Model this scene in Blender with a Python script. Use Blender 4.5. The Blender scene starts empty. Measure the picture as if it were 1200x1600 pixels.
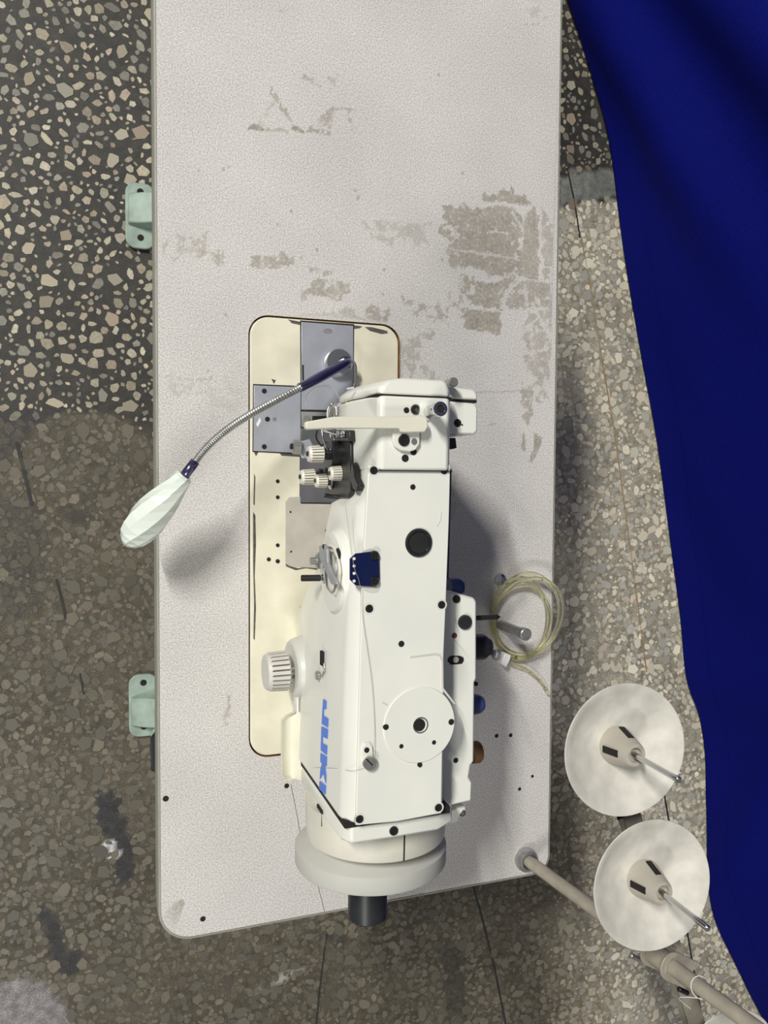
import bpy, bmesh, math, random
import numpy as np
from mathutils import Vector, Matrix
random.seed(7); RNG = np.random.default_rng(11)
scene = bpy.context.scene
COL = scene.collection

# ------------------------------------------------------------------ camera
T = 0.75            # height of the table top above the floor
HC = 0.915          # camera height above the table top
F = 1230.0          # focal length in pixels of the 1200x1600 frame
R = np.array([[0.94158832, -0.00793781, 0.33667257],
              [0.00612048, -0.99915369, -0.04067473],
              [0.33671051, 0.04035945, -0.94074287]])
cam = bpy.data.cameras.new('camera'); camo = bpy.data.objects.new('camera', cam); COL.objects.link(camo)
cam.sensor_fit = 'VERTICAL'; cam.sensor_height = 36.0; cam.lens = F / 1600 * 36.0
cam.clip_start = 0.02
M4 = Matrix.Identity(4)
for i in range(3):
    M4[i][0] = R[i, 0]; M4[i][1] = -R[i, 1]; M4[i][2] = -R[i, 2]
M4[2][3] = T + HC
camo.matrix_world = M4
scene.camera = camo

# ------------------------------------------------------------------ light
world = bpy.data.worlds.new('world'); scene.world = world; world.use_nodes = True
bg = world.node_tree.nodes['Background']
bg.inputs[0].default_value = (0.93, 0.96, 1.0, 1); bg.inputs[1].default_value = 0.15

def tube_row(name, p0, p1, width, power, col=(1, 0.975, 0.92)):
    # a row of ceiling tubes from p0 to p1, shining straight down
    p0, p1 = Vector(p0), Vector(p1); d = p1 - p0
    l = bpy.data.lights.new(name, 'AREA'); l.shape = 'RECTANGLE'; l.size = d.length; l.size_y = width
    l.energy = power; l.color = col
    o = bpy.data.objects.new(name, l); COL.objects.link(o); o.location = (p0 + p1) / 2
    o.rotation_euler = (0, 0, math.atan2(d.y, d.x))
    return o
tube_row('ceiling_tube_row_far', (-3.65, 2.90, 6.75), (-4.53, 5.71, 6.75), 0.2, 1010)
tube_row('ceiling_tube_row_near', (-2.10, -2.05, 3.75), (-1.30, -2.95, 3.75), 0.12, 84)

scene.view_settings.view_transform = 'Standard'
scene.view_settings.look = 'None'
scene.view_settings.gamma = 1.0
scene.view_settings.use_curve_mapping = False
scene.view_settings.exposure = 0.0

# ------------------------------------------------------------------ helpers
def ray(px, py):
    return R @ np.array([px - 600.0, py - 800.0, F])
def P(px, py, h=0.0):
    """point seen at a pixel at height h above the table top (z relative to the table top)"""
    r = ray(px, py); r = r * ((HC - h) / -r[2]); return Vector((r[0], r[1], h))
def PX(px, py, x):
    r = ray(px, py); r = r * (x / r[0]); return Vector((x, r[1], HC + r[2]))
FL = -T
def V(*a): return Vector(a)

MATS = {}
def mat(name, col, rough=0.5, metal=0.0, noise=None, bump=None, coat=0.0, trans=0.0, ior=1.45, spec=None):
    """noise=(scale, amount) mottles the colour; bump=(scale, strength)"""
    m = bpy.data.materials.new(name); m.use_nodes = True; nt = m.node_tree; b = nt.nodes['Principled BSDF']
    b.inputs['Base Color'].default_value = (*col, 1); b.inputs['Roughness'].default_value = rough
    b.inputs['Metallic'].default_value = metal; b.inputs['Coat Weight'].default_value = coat
    b.inputs['Transmission Weight'].default_value = trans; b.inputs['IOR'].default_value = ior
    if spec is not None: b.inputs['Specular IOR Level'].default_value = spec
    if noise or bump:
        tc = nt.nodes.new('ShaderNodeTexCoord')
    if noise:
        n = nt.nodes.new('ShaderNodeTexNoise'); n.inputs['Scale'].default_value = noise[0]; n.inputs['Detail'].default_value = 6
        nt.links.new(tc.outputs['Object'], n.inputs['Vector'])
        mr = nt.nodes.new('ShaderNodeMapRange'); mr.inputs[1].default_value = 0.3; mr.inputs[2].default_value = 0.7
        mr.inputs[3].default_value = 1 - noise[1]; mr.inputs[4].default_value = 1 + noise[1] * 0.4
        nt.links.new(n.outputs['Fac'], mr.inputs[0])
        mx = nt.nodes.new('ShaderNodeMix'); mx.data_type = 'RGBA'; mx.blend_type = 'MULTIPLY'; mx.inputs[0].default_value = 1
        mx.inputs[6].default_value = (*col, 1); nt.links.new(mr.outputs[0], mx.inputs[7])
        nt.links.new(mx.outputs[2], b.inputs['Base Color'])
    if bump:
        n2 = nt.nodes.new('ShaderNodeTexNoise'); n2.inputs['Scale'].default_value = bump[0]; n2.inputs['Detail'].default_value = 4
        nt.links.new(tc.outputs['Object'], n2.inputs['Vector'])
        bp = nt.nodes.new('ShaderNodeBump'); bp.inputs['Strength'].default_value = bump[1]; bp.inputs['Distance'].default_value = 0.001
        nt.links.new(n2.outputs['Fac'], bp.inputs['Height']); nt.links.new(bp.outputs[0], b.inputs['Normal'])
    MATS[name] = m
    return m
def attr_mat(name, attr, rough, noises=(), bump=None):
    """base colour from a colour attribute, multiplied by fine noises (scale, lo, hi)"""
    m = bpy.data.materials.new(name); m.use_nodes = True; nt = m.node_tree; b = nt.nodes['Principled BSDF']
    b.inputs['Roughness'].default_value = rough
    a = nt.nodes.new('ShaderNodeAttribute'); a.attribute_name = attr
    tc = nt.nodes.new('ShaderNodeTexCoord'); cur = a.outputs['Color']
    for sc, lo, hi in noises:
        n = nt.nodes.new('ShaderNodeTexNoise'); n.inputs['Scale'].default_value = sc; n.inputs['Detail'].default_value = 3
        nt.links.new(tc.outputs['Object'], n.inputs['Vector'])
        mr = nt.nodes.new('ShaderNodeMapRange'); mr.inputs[1].default_value = 0.32; mr.inputs[2].default_value = 0.68
        mr.inputs[3].default_value = lo; mr.inputs[4].default_value = hi
        nt.links.new(n.outputs['Fac'], mr.inputs[0])
        mx = nt.nodes.new('ShaderNodeMix'); mx.data_type = 'RGBA'; mx.blend_type = 'MULTIPLY'; mx.inputs[0].default_value = 1
        nt.links.new(cur, mx.inputs[6]); nt.links.new(mr.outputs[0], mx.inputs[7]); cur = mx.outputs[2]
    nt.links.new(cur, b.inputs['Base Color'])
    if bump:
        n2 = nt.nodes.new('ShaderNodeTexNoise'); n2.inputs['Scale'].default_value = bump[0]; n2.inputs['Detail'].default_value = 3
        nt.links.new(tc.outputs['Object'], n2.inputs['Vector'])
        bp = nt.nodes.new('ShaderNodeBump'); bp.inputs['Strength'].default_value = bump[1]; bp.inputs['Distance'].default_value = 0.001
        nt.links.new(n2.outputs['Fac'], bp.inputs['Height']); nt.links.new(bp.outputs[0], b.inputs['Normal'])
    return m

WL = {}                                     # world location of every object
def register(o, loc, parent):
    WL[o.name] = Vector(loc)
    if parent is not None:
        o.parent = parent; o.location = Vector(loc) - WL[parent.name]
    else:
        o.location = loc
def empty(name, loc, label, cat, group=None):
    o = bpy.data.objects.new(name, None); COL.objects.link(o); o.empty_display_size = 0.05
    register(o, Vector(loc) + V(0, 0, T), None)
    o['label'] = label; o['category'] = cat
    if group: o['group'] = group
    return o
def tag(o, label, cat, group=None):
    o['label'] = label; o['category'] = cat
    if group: o['group'] = group
    return o
def obj(name, bm, m, parent=None, bevel=0.0, smooth=False, seg=2, angle=35):
    """bm in table-relative coordinates -> one mesh object whose origin is the base centre of its box"""
    co = np.array([v.co[:] for v in bm.verts])
    lo, hi = co.min(0), co.max(0)
    c = Vector(((lo[0] + hi[0]) / 2, (lo[1] + hi[1]) / 2, lo[2]))
    for v in bm.verts: v.co -= c
    bmesh.ops.recalc_face_normals(bm, faces=bm.faces)
    me = bpy.data.meshes.new(name); bm.to_mesh(me); bm.free()
    me.materials.append(m)
    o = bpy.data.objects.new(name, me); COL.objects.link(o)
    register(o, c + V(0, 0, T), parent)
    if bevel:
        md = o.modifiers.new('bevel', 'BEVEL'); md.width = bevel; md.segments = seg; md.limit_method = 'ANGLE'; md.angle_limit = math.radians(angle)
        md.harden_normals = False
    if smooth or bevel:
        for p in me.polygons: p.use_smooth = True
        if not smooth or angle:
            try:
                me.set_sharp_from_angle(angle=math.radians(38))
            except Exception: pass
    return o
def add_prism(bm, pts, d):
    """closed polygon (3D points) extruded by vector d"""
    a = [bm.verts.new(p) for p in pts]; b = [bm.verts.new(Vector(p) + Vector(d)) for p in pts]
    n = len(a)
    bm.faces.new(a[::-1]); bm.faces.new(b)
    for i in range(n): bm.faces.new((a[i], a[(i + 1) % n], b[(i + 1) % n], b[i]))
def prism(name, pts, d, m, parent, bevel=0.0, **k):
    bm = bmesh.new(); add_prism(bm, pts, d); return obj(name, bm, m, parent, bevel, **k)
def box(name, x0, x1, y0, y1, z0, z1, m, parent, bevel=0.0, **k):
    return prism(name, [(x0, y0, z0), (x1, y0, z0), (x1, y1, z0), (x0, y1, z0)], (0, 0, z1 - z0), m, parent, bevel, **k)
def plate(name, px, h, t, m, parent, bevel=0.0, **k):
    """plate whose top outline is given by photo pixels at its true height h; thickness t downwards"""
    return prism(name, [P(x, y, h) for x, y in px], (0, 0, -t), m, parent, bevel, **k)
def frame(d):
    d = Vector(d).normalized(); u = d.orthogonal().normalized() if abs(d.z) < 0.999 else V(1, 0, 0)
    if abs(d.z) < 0.999:
        u = d.cross(V(0, 0, 1)).normalized()
    return u, d.cross(u).normalized(), d
def add_lathe(bm, p0, d, prof, seg=24, cap=True):
    u, w, d = frame(d); p0 = Vector(p0); rings = []
    for r, s in prof:
        if r < 1e-6: rings.append([bm.verts.new(p0 + d * s)])
        else: rings.append([bm.verts.new(p0 + d * s + (u * math.cos(2 * math.pi * i / seg) + w * math.sin(2 * math.pi * i / seg)) * r) for i in range(seg)])
    for a, b in zip(rings, rings[1:]):
        if len(a) == 1 and len(b) == 1: continue
        for i in range(seg):
            j = (i + 1) % seg
            if len(a) == 1: bm.faces.new((a[0], b[j], b[i]))
            elif len(b) == 1: bm.faces.new((a[i], a[j], b[0]))
            else: bm.faces.new((a[i], a[j], b[j], b[i]))
    if cap:
        if len(rings[0]) > 1: bm.faces.new(rings[0][::-1])
        if len(rings[-1]) > 1: bm.faces.new(rings[-1])
def lathe(name, p0, d, prof, m, parent, seg=24, bevel=0.0, cap=True, **k):
    bm = bmesh.new(); add_lathe(bm, p0, d, prof, seg, cap); return obj(name, bm, m, parent, bevel, smooth=True, **k)
def cyl(name, p0, p1, r, m, parent, seg=24, bevel=0.0008, r2=None):
    d = Vector(p1) - Vector(p0); L = d.length; r2 = r if r2 is None else r2; b = min(bevel, r * 0.4, L * 0.3)
    return lathe(name, p0, d, [(r - b, 0), (r, b), (r2, L - b), (r2 - b, L)], m, parent, seg)
def vcyl(name, x, y, h0, h1, r, m, parent, seg=14, bevel=.0001):
    p = P(x, y, h1); return cyl(name, V(p.x, p.y, h0), p, r, m, parent, seg, bevel)
def spline(pts, n=8):
    pts = [Vector(p) for p in pts]; out = []
    for i in range(len(pts) - 1):
        p0 = pts[max(i - 1, 0)]; p1 = pts[i]; p2 = pts[i + 1]; p3 = pts[min(i + 2, len(pts) - 1)]
        for k in range(n):
            t = k / n
            out.append(0.5 * ((2 * p1) + (-p0 + p2) * t + (2 * p0 - 5 * p1 + 4 * p2 - p3) * t * t + (-p0 + 3 * p1 - 3 * p2 + p3) * t ** 3))
    out.append(pts[-1]); return out
def add_tube(bm, path, r, seg=10, closed=False):
    path = [Vector(p) for p in path]; n = len(path); rings = []; u = None
    for i, p in enumerate(path):
        a = path[(i - 1) % n] if (closed or i) else path[0]; b = path[(i + 1) % n] if (closed or i < n - 1) else path[-1]
        d = (b - a).normalized()
        if u is None:
            u = d.cross(V(0, 0, 1));  u = u.normalized() if u.length > 1e-4 else V(1, 0, 0)
        u = (u - d * u.dot(d)).normalized(); w = d.cross(u)
        rr = r(i / max(1, n - 1), i) if callable(r) else r
        rings.append([bm.verts.new(p + (u * math.cos(2 * math.pi * k / seg) + w * math.sin(2 * math.pi * k / seg)) * rr) for k in range(seg)])
    m = n if closed else n - 1
    for i in range(m):
        a, b = rings[i], rings[(i + 1) % n]
        for k in range(seg): bm.faces.new((a[k], a[(k + 1) % seg], b[(k + 1) % seg], b[k]))
    if not closed: bm.faces.new(rings[0][::-1]); bm.faces.new(rings[-1])
def tube(name, path, r, m, parent, seg=10, closed=False):
    bm = bmesh.new(); add_tube(bm, path, r, seg, closed); return obj(name, bm, m, parent, smooth=True, angle=0)
def loft(name, sections, m, parent, bevel=0.0, **k):
    bm = bmesh.new(); rings = [[bm.verts.new(p) for p in s] for s in sections]; n = len(rings[0])
    for a, b in zip(rings, rings[1:]):
        for i in range(n): bm.faces.new((a[i], a[(i + 1) % n], b[(i + 1) % n], b[i]))
    bm.faces.new(rings[0][::-1]); bm.faces.new(rings[-1])
    return obj(name, bm, m, parent, bevel, **k)
def rrect(x0, x1, y0, y1, r, z, n=8, rs=None):
    rs = rs or [r] * 4; pts = []
    for (cx, cy, a0), r in zip(((x1 - rs[0], y1 - rs[0], 0), (x0 + rs[1], y1 - rs[1], 90), (x0 + rs[2], y0 + rs[2], 180), (x1 - rs[3], y0 + rs[3], 270)), rs):
        for i in range(n + 1):
            a = math.radians(a0 + 90 * i / n); pts.append(V(cx + r * math.cos(a), cy + r * math.sin(a), z))
    return pts
def ribbed(name, p0, d, r, L, n, m, parent, taper=0.94, gm=None):
    """knurled plastic knob along d"""
    u, w, d = frame(d); p0 = Vector(p0); bm = bmesh.new(); rings = []
    for s, k, deep in ((0, .9, 0), (.06, 1, 1), (.82, 1 * taper, 1), (.86, .97 * taper, 0), (1.0, .88 * taper, 0)):
        ring = []
        for i in range(n * 6):
            a = 2 * math.pi * i / (n * 6); rr = r * k * (1 - (0.13 if (deep and i % 6 == 0) else 0))
            ring.append(bm.verts.new(p0 + d * (L * s) + (u * math.cos(a) + w * math.sin(a)) * rr))
        rings.append(ring)
    N = n * 6
    for a, b in zip(rings, rings[1:]):
        for i in range(N):
            f = bm.faces.new((a[i], a[(i + 1) % N], b[(i + 1) % N], b[i]))
            if a is rings[1] and i % 6 in (0, 5): f.material_index = 1
    bm.faces.new(rings[0][::-1]); bm.faces.new(rings[-1])
    o = obj(name, bm, m, parent); o.data.materials.append(gm or groove_m)
    return o

# numpy value noise for stains and chips
_G = RNG.random((256, 256))
def vnoise(x, y, s):
    x = np.asarray(x) * s; y = np.asarray(y) * s
    xi = np.floor(x).astype(int); yi = np.floor(y).astype(int); fx = x - xi; fy = y - yi
    fx = fx * fx * (3 - 2 * fx); fy = fy * fy * (3 - 2 * fy)
    g = lambda a, b: _G[a % 256, b % 256]
    return (g(xi, yi) * (1 - fx) + g(xi + 1, yi) * fx) * (1 - fy) + (g(xi, yi + 1) * (1 - fx) + g(xi + 1, yi + 1) * fx) * fy
def fbm(x, y, s): return (vnoise(x, y, s) * .5 + vnoise(x + 7.3, y, s * 2.1) * .3 + vnoise(x, y + 3.1, s * 4.3) * .2)
def inpoly(x, y, poly):
    ins = np.zeros(x.shape, bool); n = len(poly); j = n - 1
    for i in range(n):
        xi, yi = poly[i][0], poly[i][1]; xj, yj = poly[j][0], poly[j][1]
        if yi != yj:
            c = ((yi > y) != (yj > y)) & (x < (xj - xi) * (y - yi) / (yj - yi) + xi); ins ^= c
        j = i
    return ins

# ------------------------------------------------------------------ materials
paint = mat('cream_machine_paint', (0.79, 0.795, 0.725), 0.35, noise=(14, 0.06), coat=0.15)
paint_grey = mat('grey_white_enamel', (0.62, 0.62, 0.57), 0.4, noise=(20, 0.06))
bedpaint = mat('yellowed_bed_enamel', (0.76, 0.725, 0.575), 0.4, noise=(26, 0.12))
bedgrey = mat('worn_grey_bed_enamel', (0.50, 0.47, 0.41), 0.45, noise=(40, 0.15))
steel = mat('brushed_steel', (0.55, 0.57, 0.635), 0.38, 0.55, noise=(30, 0.14), bump=(300, 0.1))
mat('cast_lever', (.42, .43, .45), .5, .3, noise=(60, .15))
mat('worn_steel', (.36, .35, .35), .42, .4, noise=(40, .3))
chrome = mat('chrome', (0.72, 0.72, 0.74), 0.14, 1.0)
dull = mat('dull_zinc', (0.5, 0.5, 0.48), 0.35, 0.8, noise=(90, 0.25))
black = mat('black_oxide', (0.018, 0.018, 0.02), 0.35, noise=(60, 0.3))
hole = mat('black_hole', (0.012, 0.011, 0.01), 0.8, noise=(60, 0.2))
plastic = mat('ivory_knob_plastic', (0.74, 0.71, 0.62), 0.4, noise=(60, 0.06))
groove_m = mat('grimy_groove', (.30, .27, .19), .7, noise=(80, .3))
knobgrey = mat('grey_dial_plastic', (0.60, 0.58, 0.53), 0.42, noise=(60, 0.06))
navy_reflection = mat('steel_painted_reflection', (0.010, 0.018, 0.085), 0.16, 0.35, noise=(60, 0.1))  # polished steel, its dark blue reflection painted into the base colour
chrome_reflection = mat('chrome_painted_reflection', (0.17, 0.165, 0.30), 0.22, 0.9, noise=(40, 0.3))  # chrome with a bluish reflection tinted into its base colour
drum_m = mat('ivory_drum_enamel', (.66, .64, .55), .4, noise=(30, .12))
wheel_m = mat('grey_handwheel_enamel', (.52, .52, .475), .55, noise=(25, .06))
bluecap = mat('blue_rubber_cap', (0.06, 0.09, 0.25), 0.35, noise=(60, 0.1))
logo_blue = mat('blue_logo_paint', (0.05, 0.18, 0.72), 0.4, noise=(80, 0.05))
rubber = mat('black_rubber', (0.022, 0.024, 0.027), 0.42, noise=(50, 0.25))
wood = mat('raw_table_edge_wood', (0.30, 0.16, 0.05), 0.7, noise=(90, 0.4))
lampw = mat('lamp_white_plastic', (0.74, 0.80, 0.73), 0.22, coat=0.3, noise=(10, 0.02))
band = mat('grey_edge_band', (0.30, 0.30, 0.25), 0.5, noise=(60, 0.12))
green = mat('sage_green_stand_paint', (0.33, 0.42, 0.36), 0.45, noise=(30, 0.3))
pole_m = mat('beige_grey_pole_paint', (0.34, 0.31, 0.25), 0.4, noise=(60, 0.2))
dish_m = mat('yellowed_white_plastic', (0.66, 0.64, 0.575), 0.45, noise=(45, 0.20))
cone_m = mat('beige_cone_plastic', (0.46, 0.425, 0.36), 0.45, noise=(40, 0.1))
tie_m = mat('white_nylon', (0.8, 0.8, 0.78), 0.4, noise=(60, 0.05))
thread_m = mat('white_thread', (0.40, 0.38, 0.33), 0.8, noise=(60, 0.1))
vinyl = mat('clear_yellow_vinyl', (0.955, 0.935, 0.70), 0.05, trans=0.95, ior=1.33, noise=(50, 0.04))
clear = mat('clear_plastic', (0.95, 0.96, 0.96), 0.08, trans=0.95, ior=1.2, noise=(20, 0.01))
glass_dark = mat('dark_oil_glass', (0.02, 0.022, 0.02), 0.08, coat=1.0, noise=(40, 0.3))
brownpad = mat('brown_leather_pad', (0.28, 0.15, 0.05), 0.6, noise=(80, 0.4))

# ------------------------------------------------------------------ floor
X0, X1, Y0, Y1 = -1.5, 3.0, -3.0, 2.8
def to_floor(px): return [tuple(P(x, y, FL)[:2]) for x, y in px]
bl = to_floor([(0, 662), (60, 668), (110, 646), (150, 640), (200, 655), (225, 678), (246, 690)])
br = to_floor([(872, 324), (960, 308)])
BX = np.array([-3, bl[0][0] - .05] + [p[0] for p in bl[1:]] + [br[0][0], br[1][0], 4]); BY = np.array([bl[0][1] + .02, bl[0][1]] + [p[1] for p in bl[1:]] + [br[0][1], br[1][1], br[1][1] + .02])
def regionA(x, y): return y > np.interp(x, BX, BY) + (vnoise(x, y, 18) - .5) * .02
cem = to_floor([(870, 272), (975, 262), (975, 306), (870, 322)])
def painted_shade(x, y):
    """shade painted into the colour on the operator's side of the older pour"""
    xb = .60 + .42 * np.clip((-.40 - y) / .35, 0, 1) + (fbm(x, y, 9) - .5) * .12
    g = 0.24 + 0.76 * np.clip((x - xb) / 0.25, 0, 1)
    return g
OIL = [(to_floor(q), s) for q, s in (
    ([(150, 1235), (180, 1240), (200, 1290), (207, 1330), (205, 1370), (190, 1385), (178, 1370), (180, 1320), (150, 1290)], .95),
    ([(60, 1410), (85, 1420), (100, 1480), (130, 1490), (125, 1520), (95, 1525), (75, 1480)], .95),
    ([(0, 640), (60, 645), (50, 680), (0, 720)], .6), ([(0, 780), (60, 790), (70, 860), (60, 960), (0, 980)], .35),
    ([(100, 775), (125, 800), (128, 818), (108, 812), (98, 790)], .6), ([(490, 1452), (530, 1458), (545, 1475), (500, 1470)], .5),
    ([(690, 1470), (720, 1480), (730, 1580), (700, 1590)], .5), ([(1040, 1430), (1075, 1410), (1060, 1450), (1045, 1470)], .5),
    ([(1010, 1080), (1035, 1085), (1035, 1110), (1012, 1100)], .5))]
WHITE = [to_floor(q) for q in ([(163, 1315), (178, 1310), (183, 1345), (175, 1350), (167, 1335)], [(163, 1262), (172, 1258), (172, 1266), (165, 1268)], [(198, 1304), (205, 1315), (200, 1322)])]
LILAC = to_floor([(-60, 1532), (50, 1530), (85, 1548), (110, 1580), (105, 1640), (-60, 1640)])
SCRAPE = [to_floor(q) for q in ([(400, 1550), (430, 1528), (478, 1506), (482, 1510), (440, 1535), (404, 1554)], [(535, 1472), (560, 1456), (576, 1452), (556, 1464), (537, 1476)])]
def floor_cols(x, y, chip):
    xd = x + (fbm(x, y, 60) - .5) * .03; yd = y + (fbm(x + 9, y, 60) - .5) * .03
    A = regionA(x, y); g = painted_shade(x, y); gt = 1 - (1 - g[:, None]) * np.array([0., .10, .24])
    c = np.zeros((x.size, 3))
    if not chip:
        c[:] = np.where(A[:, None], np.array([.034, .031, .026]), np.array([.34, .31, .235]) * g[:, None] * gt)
        cm = inpoly(xd, yd, cem); c[cm] = (.17, .175, .155)
        c *= (0.7 + 0.6 * fbm(x, y, 12))[:, None]
    oil = np.zeros(x.size)
    for q, s in OIL: oil = np.maximum(oil, inpoly(xd, yd, q) * s)
    if not chip:
        c = c * (1 - oil[:, None]) + np.array([.03, .03, .033]) * oil[:, None]
        for q in WHITE: c[inpoly(xd, yd, q)] = (.62, .62, .62)
        for q in SCRAPE: c[inpoly(xd, yd, q)] = (.30, .29, .25)
        lm = inpoly(xd, yd, LILAC); c[lm] = np.array([.22, .20, .205]) * (0.5 + fbm(x[lm], y[lm], 90))[:, None]
        return c
    return oil
nx, ny = 376, 484
gx, gy = np.meshgrid(np.linspace(X0, X1, nx), np.linspace(Y0, Y1, ny)); gx = gx.ravel(); gy = gy.ravel()
def grid_mesh(name, xs, ys, zs, nx, ny):
    me = bpy.data.meshes.new(name)
    idx = np.arange(nx * ny).reshape(ny, nx)
    f = np.stack([idx[:-1, :-1], idx[:-1, 1:], idx[1:, 1:], idx[1:, :-1]], -1).reshape(-1, 4)
    me.from_pydata(np.stack([xs, ys, zs], 1).tolist(), [], f.tolist()); me.update()
    return me
fme = grid_mesh('floor', gx, gy, np.zeros_like(gx), nx, ny)
ca = fme.color_attributes.new('col', 'FLOAT_COLOR', 'POINT')
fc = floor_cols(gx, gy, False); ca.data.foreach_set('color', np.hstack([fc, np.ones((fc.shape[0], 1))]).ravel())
fme.materials.append(attr_mat('terrazzo_cement', 'col', 0.62, ((55, .72, 1.25), (330, .6, 1.35)), bump=(220, .12)))
floor = bpy.data.objects.new('floor', fme); COL.objects.link(floor); register(floor, (0, 0, 0), None)
floor['kind'] = 'structure'; floor['label'] = 'dark terrazzo floor with cream stone chips, grimy patches and painted-in shade'

# terrazzo chips: dart throwing with a hash grid, big ones first
chips = []
cell = 0.034; hashg = {}
def try_chip(x, y, r, gap):
    i, j = int(x / cell + 500), int(y / cell + 500)
    for a in (i - 1, i, i + 1):
        for b in (j - 1, j, j + 1):
            for (cx, cy, cr) in hashg.get((a, b), ()):
                if (cx - x) ** 2 + (cy - y) ** 2 < ((cr + r) * gap) ** 2: return False
    hashg.setdefault((i, j), []).append((x, y, r)); return True
CX0, CX1, CY0, CY1 = -0.6, 1.9, -1.85, 1.6
for rlo, rhi, n, dens in ((.0115, .0165, 5200, .62), (.0075, .0115, 39000, .8), (.0035, .0075, 80000, .8)):
    xs = RNG.uniform(CX0, CX1, n); ys = RNG.uniform(CY0, CY1, n); rs = RNG.uniform(rlo, rhi, n)
    A = regionA(xs, ys); cmk = inpoly(xs, ys, cem) | ((floor_cols(xs, ys, True) > .7) & (RNG.random(n) < .8)); lm = inpoly(xs, ys, LILAC)
    keep = RNG.random(n)
    for x, y, r, a, c, l, k in zip(xs, ys, rs, A, cmk, lm, keep):
        if c or l: continue
        if a and k > (.45 if r > .0115 else .85): continue
        if try_chip(x, y, r, 0.90 if a else 0.68): chips.append((x, y, r, a))
ch = np.array([(c[0], c[1], c[2], c[3]) for c in chips])
oil = floor_cols(ch[:, 0], ch[:, 1], True)
PALA = np.array([(.42, .37, .27), (.36, .33, .25), (.30, .26, .19), (.26, .25, .20), (.38, .31, .23), (.20, .19, .16), (.47, .43, .33)])
PALB = np.array([(.72, .66, .52), (.64, .60, .48), (.56, .53, .44), (.66, .58, .46), (.78, .73, .58), (.48, .46, .40), (.42, .41, .35)])
ti = RNG.integers(0, 7, len(ch)); g = painted_shade(ch[:, 0], ch[:, 1])  # chips take the same painted-in shade as the cement
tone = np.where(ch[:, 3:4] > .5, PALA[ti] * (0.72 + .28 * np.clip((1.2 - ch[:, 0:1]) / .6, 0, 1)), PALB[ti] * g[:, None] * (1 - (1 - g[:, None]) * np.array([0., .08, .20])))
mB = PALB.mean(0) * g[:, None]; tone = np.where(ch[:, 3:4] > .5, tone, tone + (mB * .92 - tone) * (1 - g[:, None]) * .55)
tone *= RNG.uniform(.78, 1.12, (len(ch), 1)); tone *= (1 - .8 * oil[:, None]); tone *= (0.8 + .4 * fbm(ch[:, 0], ch[:, 1], 14))[:, None]
def chip_outline(rng, r):
    n = int(rng.integers(5, 9)); a = np.sort(np.linspace(0, 2 * np.pi, n, endpoint=False) + rng.uniform(-.32, .32, n))
    rr = r * rng.uniform(.72, 1.12, n); e = rng.uniform(.5, 1.0); t = rng.uniform(0, np.pi)
    x = rr * np.cos(a); y = rr * np.sin(a) * e
    return np.stack([x * np.cos(t) - y * np.sin(t), x * np.sin(t) + y * np.cos(t)], 1)
# which chips show largest: inside the frame, not under the table or behind the cloth
def project(x, y, z):
    v = np.stack([x, y, np.full_like(x, z)], 1) - np.array([0, 0, T + HC]); c = v @ R
    return 600 + F * c[:, 0] / c[:, 2], 800 + F * c[:, 1] / c[:, 2]
u, v = project(ch[:, 0], ch[:, 1], 0)
tabq = [(238, -50), (884, -50), (850, 1350), (800, 1385), (270, 1470), (240, 1430)]
clothq = [(895, -50), (950, 200), (1030, 740), (1090, 1150), (1185, 1600), (1300, 1700), (1300, -50)]
vis = (u > 6) & (u < 1194) & (v > 6) & (v < 1594) & ~inpoly(u, v, tabq) & ~inpoly(u, v, clothq)
order = np.argsort(-np.where(vis, ch[:, 2], 0)); single = set(order[:300].tolist())
chip_single = bpy.data.materials.new('terrazzo_chip_single'); chip_single.use_nodes = True
nt = chip_single.node_tree; oi = nt.nodes.new('ShaderNodeObjectInfo'); nz = nt.nodes.new('ShaderNodeTexNoise'); nz.inputs['Scale'].default_value = 160
tcn = nt.nodes.new('ShaderNodeTexCoord'); nt.links.new(tcn.outputs['Object'], nz.inputs['Vector'])
mr = nt.nodes.new('ShaderNodeMapRange'); mr.inputs[1].default_value = .3; mr.inputs[2].default_value = .7; mr.inputs[3].default_value = .8; mr.inputs[4].default_value = 1.1
nt.links.new(nz.outputs['Fac'], mr.inputs[0]); mx = nt.nodes.new('ShaderNodeMix'); mx.data_type = 'RGBA'; mx.blend_type = 'MULTIPLY'; mx.inputs[0].default_value = 1
nt.links.new(oi.outputs['Color'], mx.inputs[6]); nt.links.new(mr.outputs[0], mx.inputs[7]); nt.links.new(mx.outputs[2], nt.nodes['Principled BSDF'].inputs['Base Color'])
nt.nodes['Principled BSDF'].inputs['Roughness'].default_value = .4
lib = []
for k in range(24):
    q = chip_outline(RNG, 1.0); bm = bmesh.new()
    add_prism(bm, [(a * 1.06, b * 1.06, -.0) for a, b in q], (0, 0, 1)); me = bpy.data.meshes.new('stone_chip'); bmesh.ops.recalc_face_normals(bm, faces=bm.faces)
    bm.to_mesh(me); bm.free(); me.materials.append(chip_single); lib.append(me)
vs, fs, cols = [], [], []
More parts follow.
